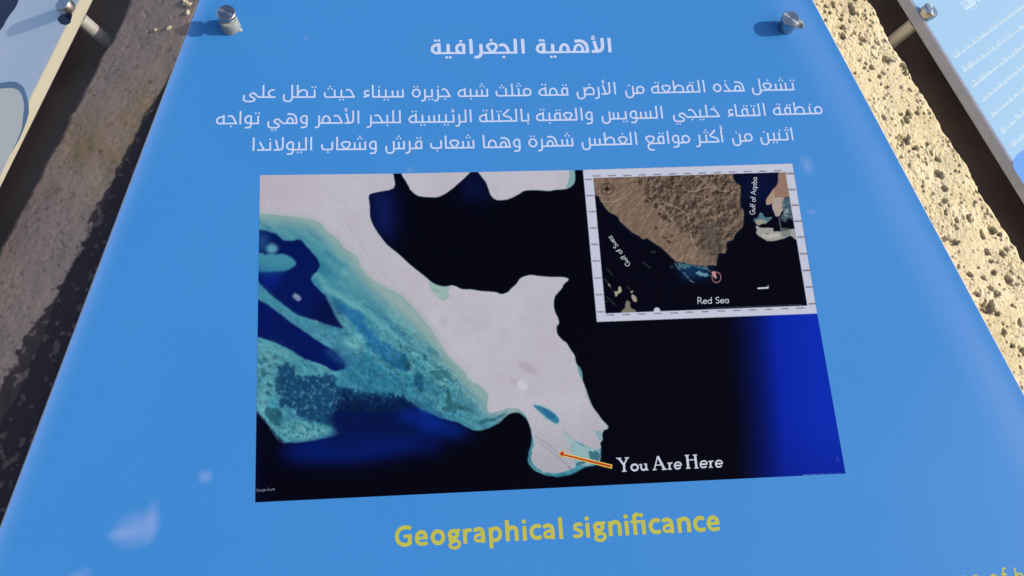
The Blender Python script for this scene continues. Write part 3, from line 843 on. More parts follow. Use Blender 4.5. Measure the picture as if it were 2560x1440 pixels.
    for p, w in (([(1738, 438), (1763, 455), (1752, 463), (1738, 477), (1721, 477), (1704, 469)], 2.4), ([(1763, 455), (1782, 460), (1789, 470)], 1.6), ([(1740, 478), (1766, 468), (1789, 470), (1800, 477), (1823, 478)], 2.2),
                 ([(1649, 506), (1668, 505), (1676, 516)], 1.8), ([(1656, 500), (1662, 508), (1688, 516), (1700, 524), (1718, 537), (1721, 545)], 2.0), ([(1720, 534), (1739, 527), (1766, 526)], 1.8),
                 ([(1725, 489), (1752, 492), (1777, 502)], 2.0), ([(1740, 508), (1765, 516), (1790, 522)], 1.5), ([(1640, 506), (1668, 532), (1680, 552)], 2.2), ([(1500, 503), (1530, 504), (1560, 492), (1580, 478)], 1.4), ([(1520, 492), (1545, 480), (1560, 470)], 1.2),
                 ([(1724, 585), (1735, 610), (1745, 630)], 2.0), ([(1700, 610), (1706, 640), (1700, 655)], 1.4), ([(1500, 530), (1535, 505), (1572, 470), (1583, 455)], 1.1), ([(1540, 530), (1580, 500)], 1), ([(1560, 545), (1600, 505)], 1), ([(1600, 575), (1625, 530), (1640, 520)], 1.4)):
        g = put(g, line(p, w, .8), (176, 156, 136), .7)
    for cx, cy, rx, ry in ((1660, 544, 9, 6), (1617, 503, 6, 4), (1625, 497, 8, 3), (1648, 535, 4, 4), (1675, 553, 6, 3), (1662, 594, 6, 3), (1680, 590, 6, 3), (1672, 604, 8, 2.5), (1640, 570, 5, 3), (1640, 515, 5, 8)):
        g = put(g, rough(poly(ell(cx, cy, rx, ry, 25)), 1.5, n4, 1.4), (60, 42, 36), .8)
    g = put(g, np.clip(1 - blur(poly(SL), 5), 0, 1) * 1.4 > .55, (132, 120, 92), .35)
    I = I * (1 - sl[..., None]) + g * sl[..., None]
    c2 = lambda pts: cr(1740, 410, 7.2, pts)
    c3 = lambda pts: cr(1480, 600, 6.857, pts)
    I = put(I, rough(poly(c2([(1480, 140), (1475, 330), (1440, 400), (1380, 460), (1340, 540), (1260, 650), (1260, 740), (1320, 740), (1365, 700), (1370, 790), (1400, 860), (1430, 945), (1500, 940), (1560, 830), (1590, 600), (1700, 600), (1620, 130)])), 1.4, n4, .7), (148, 118, 104), 1)
    I = put(I, rough(poly(c2([(1420, 600), (1590, 600), (1560, 830), (1500, 940), (1430, 945), (1400, 860), (1370, 790), (1390, 650)])), 1.6, n4, .3), (176, 160, 150), .9)
    I = put(I, rough(poly(c2([(1340, 520), (1400, 470), (1420, 600), (1380, 700), (1300, 740), (1260, 700), (1270, 620)])), 1.4, n4, .5), (170, 148, 122), .9)
    I = put(I, rough(poly(c2([(1590, 600), (1700, 600), (1740, 950), (1600, 1040), (1520, 980), (1570, 830), (1540, 700)])), 3, n4, 1.2), (82, 104, 116), .85)
    I = put(I, np.clip((fbm(6, 3, 71) - .52) * 8, 0, 1) * blur(poly(c2([(1560, 720), (1740, 700), (1740, 1000), (1540, 1030)])), 3), (170, 186, 184), .7)
    I = put(I, rough(poly(c2([(1010, 1010), (1120, 960), (1160, 850), (1200, 900), (1250, 980), (1390, 950), (1340, 1010), (1250, 1080), (1060, 1050)])), 2, n4, 1.0), (96, 134, 146), .85)
    I = put(I, rough(poly(c2([(1060, 1040), (1090, 1005), (1180, 1000), (1290, 1040), (1200, 1080), (1110, 1110)])), 1.6, n4, .6), (156, 156, 134), .95)
    I = put(I, rough(poly(c2([(1065, 1100), (1170, 1150), (1390, 1150), (1392, 1212), (1560, 1215), (1770, 1160), (1820, 1380), (1700, 1290), (1590, 1340), (1400, 1390), (1270, 1385), (1120, 1290), (1072, 1232), (1100, 1200)])), 1.2, n4, .4), (160, 158, 152), 1)
    I = put(I, rough(poly(c2([(1180, 1260), (1480, 1250), (1520, 1310), (1330, 1340), (1200, 1320)])), 1.6, n4, .6), (186, 180, 172), .9)
    I = put(I, rough(poly(c2([(1530, 1150), (1700, 1160), (1700, 1290), (1580, 1330), (1520, 1260)])), 2, n4, .9), (110, 122, 118), .7)
    I = put(I, line(c2([(1490, 950), (1530, 1220)]), 2.2, .8, False), (120, 128, 134), .9)
    for pts, col in ((([(260, 740), (300, 750), (350, 850), (375, 885), (440, 880), (460, 800), (490, 790), (515, 890), (440, 930), (420, 975), (390, 965), (400, 915), (350, 870)]), (170, 168, 136)),
                     (([(670, 945), (690, 925), (760, 980), (775, 1040), (750, 1080), (700, 1040), (672, 985)]), (164, 154, 134)),
                     (([(580, 1050), (620, 1030), (655, 1070), (655, 1160), (750, 1205), (750, 1270), (500, 1270), (510, 1210), (565, 1170)]), (128, 120, 102)),
                     (([(650, 880), (720, 855), (690, 915), (660, 920)]), (140, 144, 128))):
        I = put(I, rough(poly(c3(pts)), 1.0, n4, .5), col, .97)
    I = put(I, rough(poly(c3([(1055 + 0, 1210), (1065, 1175), (1110, 1150), (1155, 1170), (1172, 1210), (1172, 1260), (1055, 1260)])), 1.0, n4, .2), (188, 198, 216), 1)
    for p in ([(255, 490), (300, 550), (350, 600)], [(255, 975), (320, 1040), (385, 1100)], [(880, 380), (940, 440), (995, 480)], [(1010, 215), (1060, 185), (1080, 215)], [(215, 1030), (255, 1060)], [(215, 670), (270, 735)], [(600, 790), (640, 850)]):
        I = put(I, line(c3(p), 2.2, 1.4), (86, 92, 92), .7)
    I = put(I, rough(poly(c3([(1440, 385), (1620, 410), (1800, 440), (1960, 470), (2010, 520), (1900, 500), (1700, 450), (1600, 495), (1500, 480)])), 2, n4, 1.2), (72, 118, 130), .85)
    I = put(I, rough(poly(c3([(1760, 560), (1830, 530), (1900, 560), (2020, 590), (2060, 600), (1930, 640), (1900, 600), (1850, 620)])), 2.2, n4, 1.6), (118, 162, 176), .85)
    I = put(I, line(c3([(1420, 395), (1470, 480), (1560, 545), (1640, 640), (1690, 700), (1745, 720)]), 2.2, 1.2) * (n4 > .36), (142, 160, 168), .85)
    I = put(I, line(c3([(1400, 470), (1350, 480), (1340, 440), (1390, 440)]), 1.2, .8), (110, 140, 150), .6)
    I = put(I, line([(1762, 666), (1772, 676), (1780, 682)], 1.6, .8), (150, 130, 126), .8)
    I = put(I, rough(poly([(1778, 680), (1788, 678), (1791, 690), (1794, 695), (1788, 698), (1783, 690)]), 1.2, n4, .8), (196, 148, 146), .95)
    I = put(I, line(ell(1790.5, 693, 11, 13, 0, 24) + [(1801.5, 693)], 1.7, .6), (214, 150, 158), .95)
    # compass rose
    for rr in (1.0,):
        I = put(I, line(ell(1517.6, 472.5, 15.2, 14.2, 0, 28) + [(1532.8, 472.5)], 1.9, .6), (44, 26, 30), .95)
    for k in range(16):
        a = k * math.pi / 8 + .02
        r0 = 15 if k % 4 == 0 else (10 if k % 2 == 0 else 6)
        c0 = (1517.6, 472.5)
        tip = (c0[0] + r0 * math.cos(a), c0[1] + r0 * .93 * math.sin(a))
        b = 2.4 if k % 4 == 0 else 1.8
        q = [(c0[0] + b * math.cos(a + 1.57), c0[1] + b * math.sin(a + 1.57)), tip, (c0[0] - b * math.cos(a + 1.57), c0[1] - b * math.sin(a + 1.57))]
        if k % 2 == 0:
            I = put(I, poly(q), (44, 26, 30), .95)
    for cx, cy, st in ((1515.5, 450, [[(-2, 3), (-2, -3), (2, 3), (2, -3)]]), (1494.5, 472, [[(-3, -2), (-1.5, 3), (0, -1), (1.5, 3), (3, -2)]]), (1538, 471, [[(2, -3), (-2, -3), (-2, 3), (2, 3)], [(-2, 0), (1, 0)]]), (1519.5, 495, [[(2, -2.5), (-2, -2), (-1, 0), (1.6, .6), (1.6, 3), (-2, 3)]])):
        for s_ in st:
            I = put(I, line([(cx + a, cy + b) for a, b in s_], 1.0, .5, False), (66, 46, 44), .85)
    C = C * (1 - im[..., None]) + I * im[..., None]
    # grid references round the frame (degrees, minutes, seconds, far too small to read)
    r = np.random.default_rng(5)

    def ref(cx, cy, slope, L=18):
        nonlocal C
        x = cx - L / 2
        while x < cx + L / 2:
            w = r.uniform(1.2, 2.4)
            yy = cy + (x - cx) * slope
            h = r.uniform(.9, 1.6)
            C = put(C, line([(x, yy - h), (x + w * .4, yy + h * r.uniform(-.5, 1))], 1.0, .5, False), (34, 34, 46), .72)
            C = put(C, line([(x, yy + h * .7), (x + w, yy + h * .7)], .8, .5, False), (34, 34, 46), .62)
            x += w + .5
    tops = [(1491.5, 439.5), (1529, 438.5), (1567, 438), (1605, 436.8), (1642.5, 435.8), (1681, 434.5), (1718, 433.2), (1755.5, 432.2), (1793, 431.2), (1830.5, 429.7), (1868.5, 428.4), (1906, 427.5), (1943, 426.6)]
    for x, y in tops:
        ref(x, y, -.028)
    bots = [(1525, 787), (1565, 786), (1604, 784.6), (1644, 783.2), (1684, 781.8), (1723, 780), (1763, 778.5), (1803, 777), (1842, 775.5), (1881, 774), (1921, 772.6), (1961, 771), (2000, 769.5)]
    for x, y in bots:
        ref(x, y, -.036)
    for x, y in [(1470.5, 448.3), (1474.5, 488.5), (1479.5, 528.8), (1483, 569.5), (1486.5, 610.5), (1490, 652), (1493.5, 694.3), (1497.5, 736.5), (1501.5, 779.2)]:
        ref(x, y, -.02, 17)
    for x, y in [(1974.5, 433), (1980, 473), (1988, 512), (1995, 552), (2001.5, 592), (2008, 633.5), (2015, 675), (2022, 716.5), (2030, 758.5)]:
        ref(x, y, -.03, 17)
        C = put(C, line([(x - 9, y + 2), (x + 9, y + 1.5)], .9, .5, False), (40, 40, 54), .6)
    # one line of credits inside the inset, figure on its upright stroke
    x = 1769.0
    while x < 2004:
        w = r.uniform(1.5, 4)
        yy = 770 - (x - 1769) * .038
        C = put(C, line([(x, yy), (x + w, yy - .2)], r.uniform(.7, 1.4), .5, False), (120, 124, 142), .75)
        x += w + r.uniform(.8, 1.6)
    C = put(C, line([(1895, 720.5), (1919, 719)], 4.0, .6, False), (214, 216, 230), 1)
    C = put(C, line([(1919.8, 719), (1919.5, 714)], 2.0, .6, False), (206, 208, 224), 1)
    C = put(C, line([(1867, 584), (1869, 584)], 1.5, .5, False), (50, 46, 44), .0)
    C = put(C, line([(1913, 584), (1922, 583.6)], 1.6, .6, False), (46, 42, 42), .85)
    # lower right corner: scale rule and tiny north mark
    C = put(C, line([(2008, 1186.2), (2113, 1181.8)], .9, .5, False), (130, 150, 205), .8)
    for p in ([(2092, 1140), (2094, 1150)], [(2091, 1147), (2096, 1146)], [(2090, 1153), (2093, 1150)], [(2096, 1150), (2097, 1154)]):
        C = put(C, line(p, .9, .5, False), (110, 125, 205), .7)
    C = C + (fbm(2.2, 2, 99)[..., None] - .5) * 12 * (.25 + C.mean(2, keepdims=True) / 255)
    return np.clip(C, 0, 255), n4


# tiny serif/sans strokes for words printed on the picture, unit square letters (width, strokes)
T_ = {
 'G': (.8, [[(.72, .82), (.5, .98), (.25, .9), (.08, .5), (.25, .1), (.5, .02), (.72, .1), (.72, .42), (.48, .42)]]),
 'u': (.55, [[(.08, .6), (.1, .2), (.25, .02), (.42, .15)], [(.44, .6), (.44, 0)]]),
 'l': (.24, [[(.12, 1), (.12, 0)]]), 'f': (.32, [[(.34, .92), (.2, .98), (.14, .8), (.14, 0)], [(.02, .58), (.3, .58)]]),
 'o': (.58, [[(.3, .6), (.08, .45), (.08, .17), (.3, 0), (.5, .17), (.5, .45), (.3, .6)]]),
 'A': (.8, [[(.02, 0), (.38, 1), (.74, 0)], [(.16, .35), (.62, .35)]]),
 'q': (.6, [[(.46, .5), (.28, .6), (.08, .45), (.08, .17), (.28, 0), (.46, .12)], [(.48, .6), (.48, -.35)]]),
 'a': (.55, [[(.42, .45), (.26, .6), (.08, .42), (.08, .15), (.26, 0), (.42, .14)], [(.46, .6), (.46, 0)]]),
 'b': (.6, [[(.1, 1), (.1, 0)], [(.1, .45), (.3, .6), (.5, .42), (.5, .17), (.3, 0), (.1, .12)]]),
 'S': (.55, [[(.46, .85), (.28, .98), (.1, .84), (.14, .62), (.4, .42), (.46, .18), (.28, .02), (.06, .14)]]),
 'e': (.55, [[(.08, .32), (.48, .34), (.42, .54), (.26, .6), (.08, .42), (.08, .16), (.26, .01), (.46, .1)]]),
 'z': (.5, [[(.08, .58), (.44, .58), (.08, .02), (.46, .02)]]),
 'R': (.68, [[(.12, 0), (.12, 1), (.4, .96), (.5, .76), (.36, .54), (.14, .5)], [(.34, .5), (.64, 0)]]),
 'd': (.6, [[(.46, .48), (.28, .6), (.08, .42), (.08, .17), (.28, 0), (.46, .12)], [(.48, 1), (.48, 0)]]),
 'g': (.55, [[(.42, .48), (.26, .6), (.08, .45), (.08, .18), (.26, .03), (.42, .15)], [(.46, .6), (.46, -.2), (.3, -.36), (.08, -.28)]]),
 'E': (.55, [[(.46, 1), (.1, 1), (.1, 0), (.48, 0)], [(.1, .52), (.4, .52)]]),
 'r': (.4, [[(.1, .6), (.1, 0)], [(.1, .4), (.22, .58), (.36, .56)]]), 't': (.35, [[(.16, .85), (.16, .1), (.32, .02)], [(.02, .6), (.32, .6)]]),
 'h': (.58, [[(.1, 1), (.1, 0)], [(.1, .42), (.28, .6), (.46, .48), (.46, 0)]]), ' ': (.34, []),
}


def word_polys(txt, a, b, h, w, flip=1):
    """strokes of txt from photo point a to photo point b (baseline), letters h pixels high; returns polygons on the sign plane"""
    W = sum(T_[c][0] for c in txt)
    d = np.array(b, float) - np.array(a, float)
    L = np.hypot(*d)
    d /= L
    up = np.array([d[1], -d[0]]) * flip
    k = L / W
    x, polys = 0.0, []
    jx = J(*a)[0]
    for c in txt:
        for st in T_[c][1]:
            q = [np.array(a) + d * (x + px) * k + up * py * h for px, py in st]
            q = [S(*p)[:2] for p in q]
            polys += stroke_polys(crom(q, 3) if len(q) > 2 and c not in 'AzE' else q, w * jx)
        x += T_[c][0]
    return polys

# ------------------------------------------------------------------ geometry of the three panels
EL = (np.array([-.0523, .1588]), np.array([-.1674, -.2541]))        # left edge, two points
ER = (np.array([.4635, .1526]), np.array([.5695, -.1964]))          # right edge


def eu(e, v):
    return e[0][0] + (v - e[0][1]) * (e[1][0] - e[0][0]) / (e[1][1] - e[0][1])


VT, VB = .235, -.44
OUTLINE = [(eu(EL, VB), VB), (eu(ER, VB), VB), (eu(ER, VT), VT), (eu(EL, VT), VT)]


def nz(x, y, s, seed):
    """value noise of world arrays, 0..1"""
    r = np.random.default_rng(seed)
    g = r.random((256, 256))
    a = seed * .7
    u = (x * math.cos(a) - y * math.sin(a)) / s + 400.0
    v = (x * math.sin(a) + y * math.cos(a)) / s + 400.0
    iu, iv = np.floor(u).astype(int), np.floor(v).astype(int)
    fu, fv = u - iu, v - iv
    fu = fu * fu * (3 - 2 * fu)
    fv = fv * fv * (3 - 2 * fv)
    G = lambda i, j: g[j % 256, i % 256]
    return (G(iu, iv) * (1 - fu) + G(iu + 1, iv) * fu) * (1 - fv) + (G(iu, iv + 1) * (1 - fu) + G(iu + 1, iv + 1) * fu) * fv


# ------------------------------------------------------------------ materials
def mat_stone():
    m, t, b = new_mat('limestone', rough=.95, spec=.12)
    tc = node(t, 'ShaderNodeTexCoord')
    n1 = node(t, 'ShaderNodeTexNoise', Scale=38.0, Detail=6.0, Roughness=.62)
    n2 = node(t, 'ShaderNodeTexNoise', Scale=420.0, Detail=5.0, Roughness=.7)
    n3 = node(t, 'ShaderNodeTexVoronoi', Scale=330.0)
    n5 = node(t, 'ShaderNodeTexNoise', Scale=9.0, Detail=3.0)
    for n in (n1, n2, n3, n5):
        t.links.new(tc.outputs['Object'], n.inputs['Vector'])
    c = ramp(t, n1.outputs[0], [(.32, (.46, .375, .225)), (.5, (.53, .44, .275)), (.68, (.62, .525, .355))])
    g = ramp(t, n2.outputs[0], [(.36, (.34, .27, .18)), (.46, (1, 1, 1)), (1, (1, 1, 1))])
    mm = t.nodes.new('ShaderNodeMix')
    mm.data_type = 'RGBA'
    mm.blend_type = 'MULTIPLY'
    mm.inputs[0].default_value = .75
    t.links.new(c, mm.inputs[6])
    t.links.new(g, mm.inputs[7])
    at = node(t, 'ShaderNodeAttribute', attribute_name='pit_tone')
    n8 = node(t, 'ShaderNodeTexNoise', Scale=16.0, Detail=2.0)
    t.links.new(tc.outputs['Object'], n8.inputs['Vector'])
    mm2 = mixc(t, ramp(t, n8.outputs[0], [(.42, (0, 0, 0)), (.62, (.45, .45, .45))]), mm.outputs[2], (.55, .47, .32))
    c2 = mixc(t, at.outputs['Fac'], mm2, (.30, .235, .145))  # pits tinted a darker brown
    al = node(t, 'ShaderNodeAttribute', attribute_name='left_tone')
    st = ramp(t, n5.outputs[0], [(.40, (.235, .178, .165)), (.55, (.26, .192, .155)), (.66, (.26, .175, .10))])
    sp = ramp(t, n3.outputs['Distance'], [(.0, (.26, .2, .19)), (.10, (.42, .36, .34)), (.22, (1, 1, 1))])
    m2 = t.nodes.new('ShaderNodeMix')
    m2.data_type = 'RGBA'
    m2.blend_type = 'MULTIPLY'
    n6 = ramp(t, n1.outputs[0], [(.46, (0, 0, 0)), (.56, (1, 1, 1))])
    t.links.new(n6, m2.inputs[0])
    t.links.new(st, m2.inputs[6])
    t.links.new(sp, m2.inputs[7])
    c3 = mixc(t, al.outputs['Fac'], c2, m2.outputs[2])  # darker brown tone over the left strip
    n7 = node(t, 'ShaderNodeTexNoise', Scale=210.0, Detail=4.0, Roughness=.65)
    t.links.new(tc.outputs['Object'], n7.inputs['Vector'])
    k7 = ramp(t, n7.outputs[0], [(.33, (.58, .54, .54)), (.44, (1, 1, 1)), (.62, (1, 1, 1)), (.72, (1.35, 1.35, 1.35))])
    m7 = t.nodes.new('ShaderNodeMix')
    m7.data_type = 'RGBA'
    m7.blend_type = 'MULTIPLY'
    t.links.new(al.outputs['Fac'], m7.inputs[0])
    t.links.new(c3, m7.inputs[6])
    t.links.new(k7, m7.inputs[7])
    c3 = m7.outputs[2]
    as_ = node(t, 'ShaderNodeAttribute', attribute_name='painted_shadow')
    c3 = mixc(t, as_.outputs['Fac'], c3, (.040, .030, .036))  # sign's shadow on the left strip, darkened in the colour
    t.links.new(c3, b.inputs['Base Color'])
    bp = node(t, 'ShaderNodeBump', Strength=.5, Distance=.0006)
    t.links.new(n2.outputs[0], bp.inputs['Height'])
    t.links.new(bp.outputs[0], b.inputs['Normal'])
    return m


def mat_core():
    m, t, b = new_mat('brown_stone', rough=.95, spec=.1)
    tc = node(t, 'ShaderNodeTexCoord')
    n = node(t, 'ShaderNodeTexNoise', Scale=14.0, Detail=5.0)
    t.links.new(tc.outputs['Object'], n.inputs['Vector'])
    t.links.new(ramp(t, n.outputs[0], [(.3, (.24, .18, .165)), (.7, (.36, .28, .25))]), b.inputs['Base Color'])
    bp = node(t, 'ShaderNodeBump', Strength=.4, Distance=.001)
    t.links.new(n.outputs[0], bp.inputs['Height'])
    t.links.new(bp.outputs[0], b.inputs['Normal'])
    return m


def grain(t, col, amt=.10, scale=2600.0):
    """printing grain: fine speckle multiplied on a colour"""
    tc = node(t, 'ShaderNodeTexCoord')
    n = node(t, 'ShaderNodeTexNoise', Scale=scale, Detail=1.0)
    t.links.new(tc.outputs['Object'], n.inputs['Vector'])
    n2 = node(t, 'ShaderNodeTexNoise', Scale=7.0, Detail=3.0)
    t.links.new(tc.outputs['Object'], n2.inputs['Vector'])
    r = ramp(t, n.outputs[0], [(.30, (1 - amt,) * 3), (.70, (1 + amt * .0,) * 3)])
    m = t.nodes.new('ShaderNodeMix')
    m.data_type = 'RGBA'
    m.blend_type = 'MULTIPLY'
    m.inputs[0].default_value = 1
    if isinstance(col, bpy.types.NodeSocket):
        t.links.new(col, m.inputs[6])
    else:
        m.inputs[6].default_value = (*col, 1)
    t.links.new(r, m.inputs[7])
    return m.outputs[2], tc, n2


def gloss(b, coat=.10):
    b.inputs['Roughness'].default_value = .42
    b.inputs['Specular IOR Level'].default_value = .14
    b.inputs['Coat Weight'].default_value = coat
    b.inputs['Coat Roughness'].default_value = .04
    b.inputs['Coat IOR'].default_value = 1.45


def mat_blue():
    m, t, b = new_mat('blue_print')
    gloss(b)
    base = np.array(ink((66, 145, 220)))
    c, tc, n2 = grain(t, tuple(base), .26, 1300.0)
    big = ramp(t, n2.outputs[0], [(.35, (0, 0, 0)), (.68, (1, 1, 1))])
    f = node(t, 'ShaderNodeMath', operation='MULTIPLY')
    t.links.new(big, f.inputs[0])
    f.inputs[1].default_value = .07
    c = mixc(t, f.outputs[0], c, ink((110, 165, 225)))
    # light scattered at the acrylic edges, painted in as paler blue
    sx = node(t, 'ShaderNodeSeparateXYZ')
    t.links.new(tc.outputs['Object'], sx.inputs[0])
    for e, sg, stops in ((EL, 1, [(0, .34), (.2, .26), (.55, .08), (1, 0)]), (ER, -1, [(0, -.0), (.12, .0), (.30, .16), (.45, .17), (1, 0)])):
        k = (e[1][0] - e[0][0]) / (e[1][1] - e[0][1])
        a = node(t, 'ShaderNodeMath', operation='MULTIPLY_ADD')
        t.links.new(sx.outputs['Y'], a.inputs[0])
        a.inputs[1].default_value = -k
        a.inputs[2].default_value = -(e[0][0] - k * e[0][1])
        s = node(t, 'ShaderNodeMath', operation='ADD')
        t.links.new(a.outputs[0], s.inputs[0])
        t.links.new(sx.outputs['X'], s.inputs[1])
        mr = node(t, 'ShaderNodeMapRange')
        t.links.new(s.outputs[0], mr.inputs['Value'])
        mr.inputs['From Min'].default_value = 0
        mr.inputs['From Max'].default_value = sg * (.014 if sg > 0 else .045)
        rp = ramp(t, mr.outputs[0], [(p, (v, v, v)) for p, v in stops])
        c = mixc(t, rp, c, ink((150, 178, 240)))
    # soft patches of reflected sunlight painted into the blue, plus a darker spot
    for (px, py, rx, ry, ang, am) in ((338, 1325, 60, 44, .35, .24), (378, 1305, 22, 52, -.1, .20), (300, 1335, 34, 16, .1, .2), (513, 1192, 20, 18, 0, .22), (2018, 412, 22, 34, .2, .16),
                                      (2030, 530, 18, 10, 0, .14), (765, 95, 7, 7, 0, .14), (1025, 425, 16, 12, .4, .12), (870, 22, 12, 7, 0, -.2), (195, 1440, 40, 16, .3, .15)):
        p = S(px, py)
        mp = node(t, 'ShaderNodeMapping', vector_type='TEXTURE')
        mp.inputs['Location'].default_value = (p[0], p[1], 0)
        mp.inputs['Rotation'].default_value = (0, 0, ang)
        mp.inputs['Scale'].default_value = (rx * .00031, ry * .00033, 1)
        t.links.new(tc.outputs['Object'], mp.inputs[0])
        gt = node(t, 'ShaderNodeTexGradient', gradient_type='SPHERICAL')
        t.links.new(mp.outputs[0], gt.inputs[0])
        pw = node(t, 'ShaderNodeMath', operation='MULTIPLY')
        pw.use_clamp = True
        t.links.new(gt.outputs['Fac'], pw.inputs[0])
        pw.inputs[1].default_value = abs(am) * 1.6
        c = mixc(t, pw.outputs[0], c, ink((176, 186, 232)) if am > 0 else ink((40, 110, 190)))
    t.links.new(c, b.inputs['Base Color'])
    return m


def mat_ink(name, rgb, coat=.3, amt=.08):
    m, t, b = new_mat(name)
    gloss(b, coat)
    c, _, _ = grain(t, ink(rgb), amt)
    t.links.new(c, b.inputs['Base Color'])
    return m


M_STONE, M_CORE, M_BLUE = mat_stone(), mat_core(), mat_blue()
M_WHITE = mat_ink('pale_ink', (206, 216, 246))
M_CAP = mat_ink('caption_ink', (206, 207, 222))
M_YEL = mat_ink('yellow_ink', (198, 194, 76), amt=.16)
M_YEL2 = mat_ink('arrow_yellow', (226, 205, 80))
M_RED = mat_ink('arrow_red', (190, 48, 28))
M_HALO = mat_ink('letter_shadow', (2, 2, 8))

M_ACR, t_, b_ = new_mat('acrylic_edge', (.4, .4, .42), .25, 0, .5)
b_.inputs['Subsurface Weight'].default_value = .25
b_.inputs['Subsurface Radius'].default_value = (.004, .004, .005)
b_.inputs['Subsurface Scale'].default_value = 1.0
n_ = node(t_, 'ShaderNodeTexNoise', Scale=60.0, Detail=4.0)
tc_ = node(t_, 'ShaderNodeTexCoord')
t_.links.new(tc_.outputs['Object'], n_.inputs['Vector'])
t_.links.new(ramp(t_, n_.outputs[0], [(.3, (.34, .35, .43)), (.7, (.42, .42, .48))]), b_.inputs['Base Color'])

M_ACR_SUN, _, _ = new_mat('sunlit_acrylic_edge', (.31, .295, .235), .3, 0, .5)  # sunlit copy of the acrylic edge, the sun's warmth put in the colour
M_STEEL, t_, b_ = new_mat('turned_steel', (.36, .37, .40), .34, 1.0, .5)
b_.inputs['Anisotropic'].default_value = .97
b_.inputs['Anisotropic Rotation'].default_value = .25
tg = node(t_, 'ShaderNodeTangent', direction_type='RADIAL', axis='Z')
t_.links.new(tg.outputs[0], b_.inputs['Tangent'])
n_ = node(t_, 'ShaderNodeTexNoise', Scale=500.0, Detail=3.0)
tc_ = node(t_, 'ShaderNodeTexCoord')
t_.links.new(tc_.outputs['Object'], n_.inputs['Vector'])
t_.links.new(ramp(t_, n_.outputs[0], [(.3, (.20,) * 3), (.7, (.27,) * 3)]), b_.inputs['Roughness'])
M_SATIN, _, _ = new_mat('satin_steel', (.42, .42, .43), .30, 1.0, .5)
M_TUBE, _, _ = new_mat('brushed_tube', (.46, .44, .41), .42, .45, .5)
M_SIL, _, b_ = new_mat('clouded_silicone', (.25, .26, .26), .28, 0, .5)
b_.inputs['Subsurface Weight'].default_value = .3
b_.inputs['Subsurface Radius'].default_value = (.002, .002, .002)
b_.inputs['Subsurface Scale'].default_value = 1.0

F0, FR_, FL_ = frame(0), frame(45), frame(-45)

# ------------------------------------------------------------------ the stone plinth
plinth = thing('stone_plinth', 'rough pale limestone plinth with sloping faces, behind and beside the blue sign', 'plinth', Matrix.Identity(4))


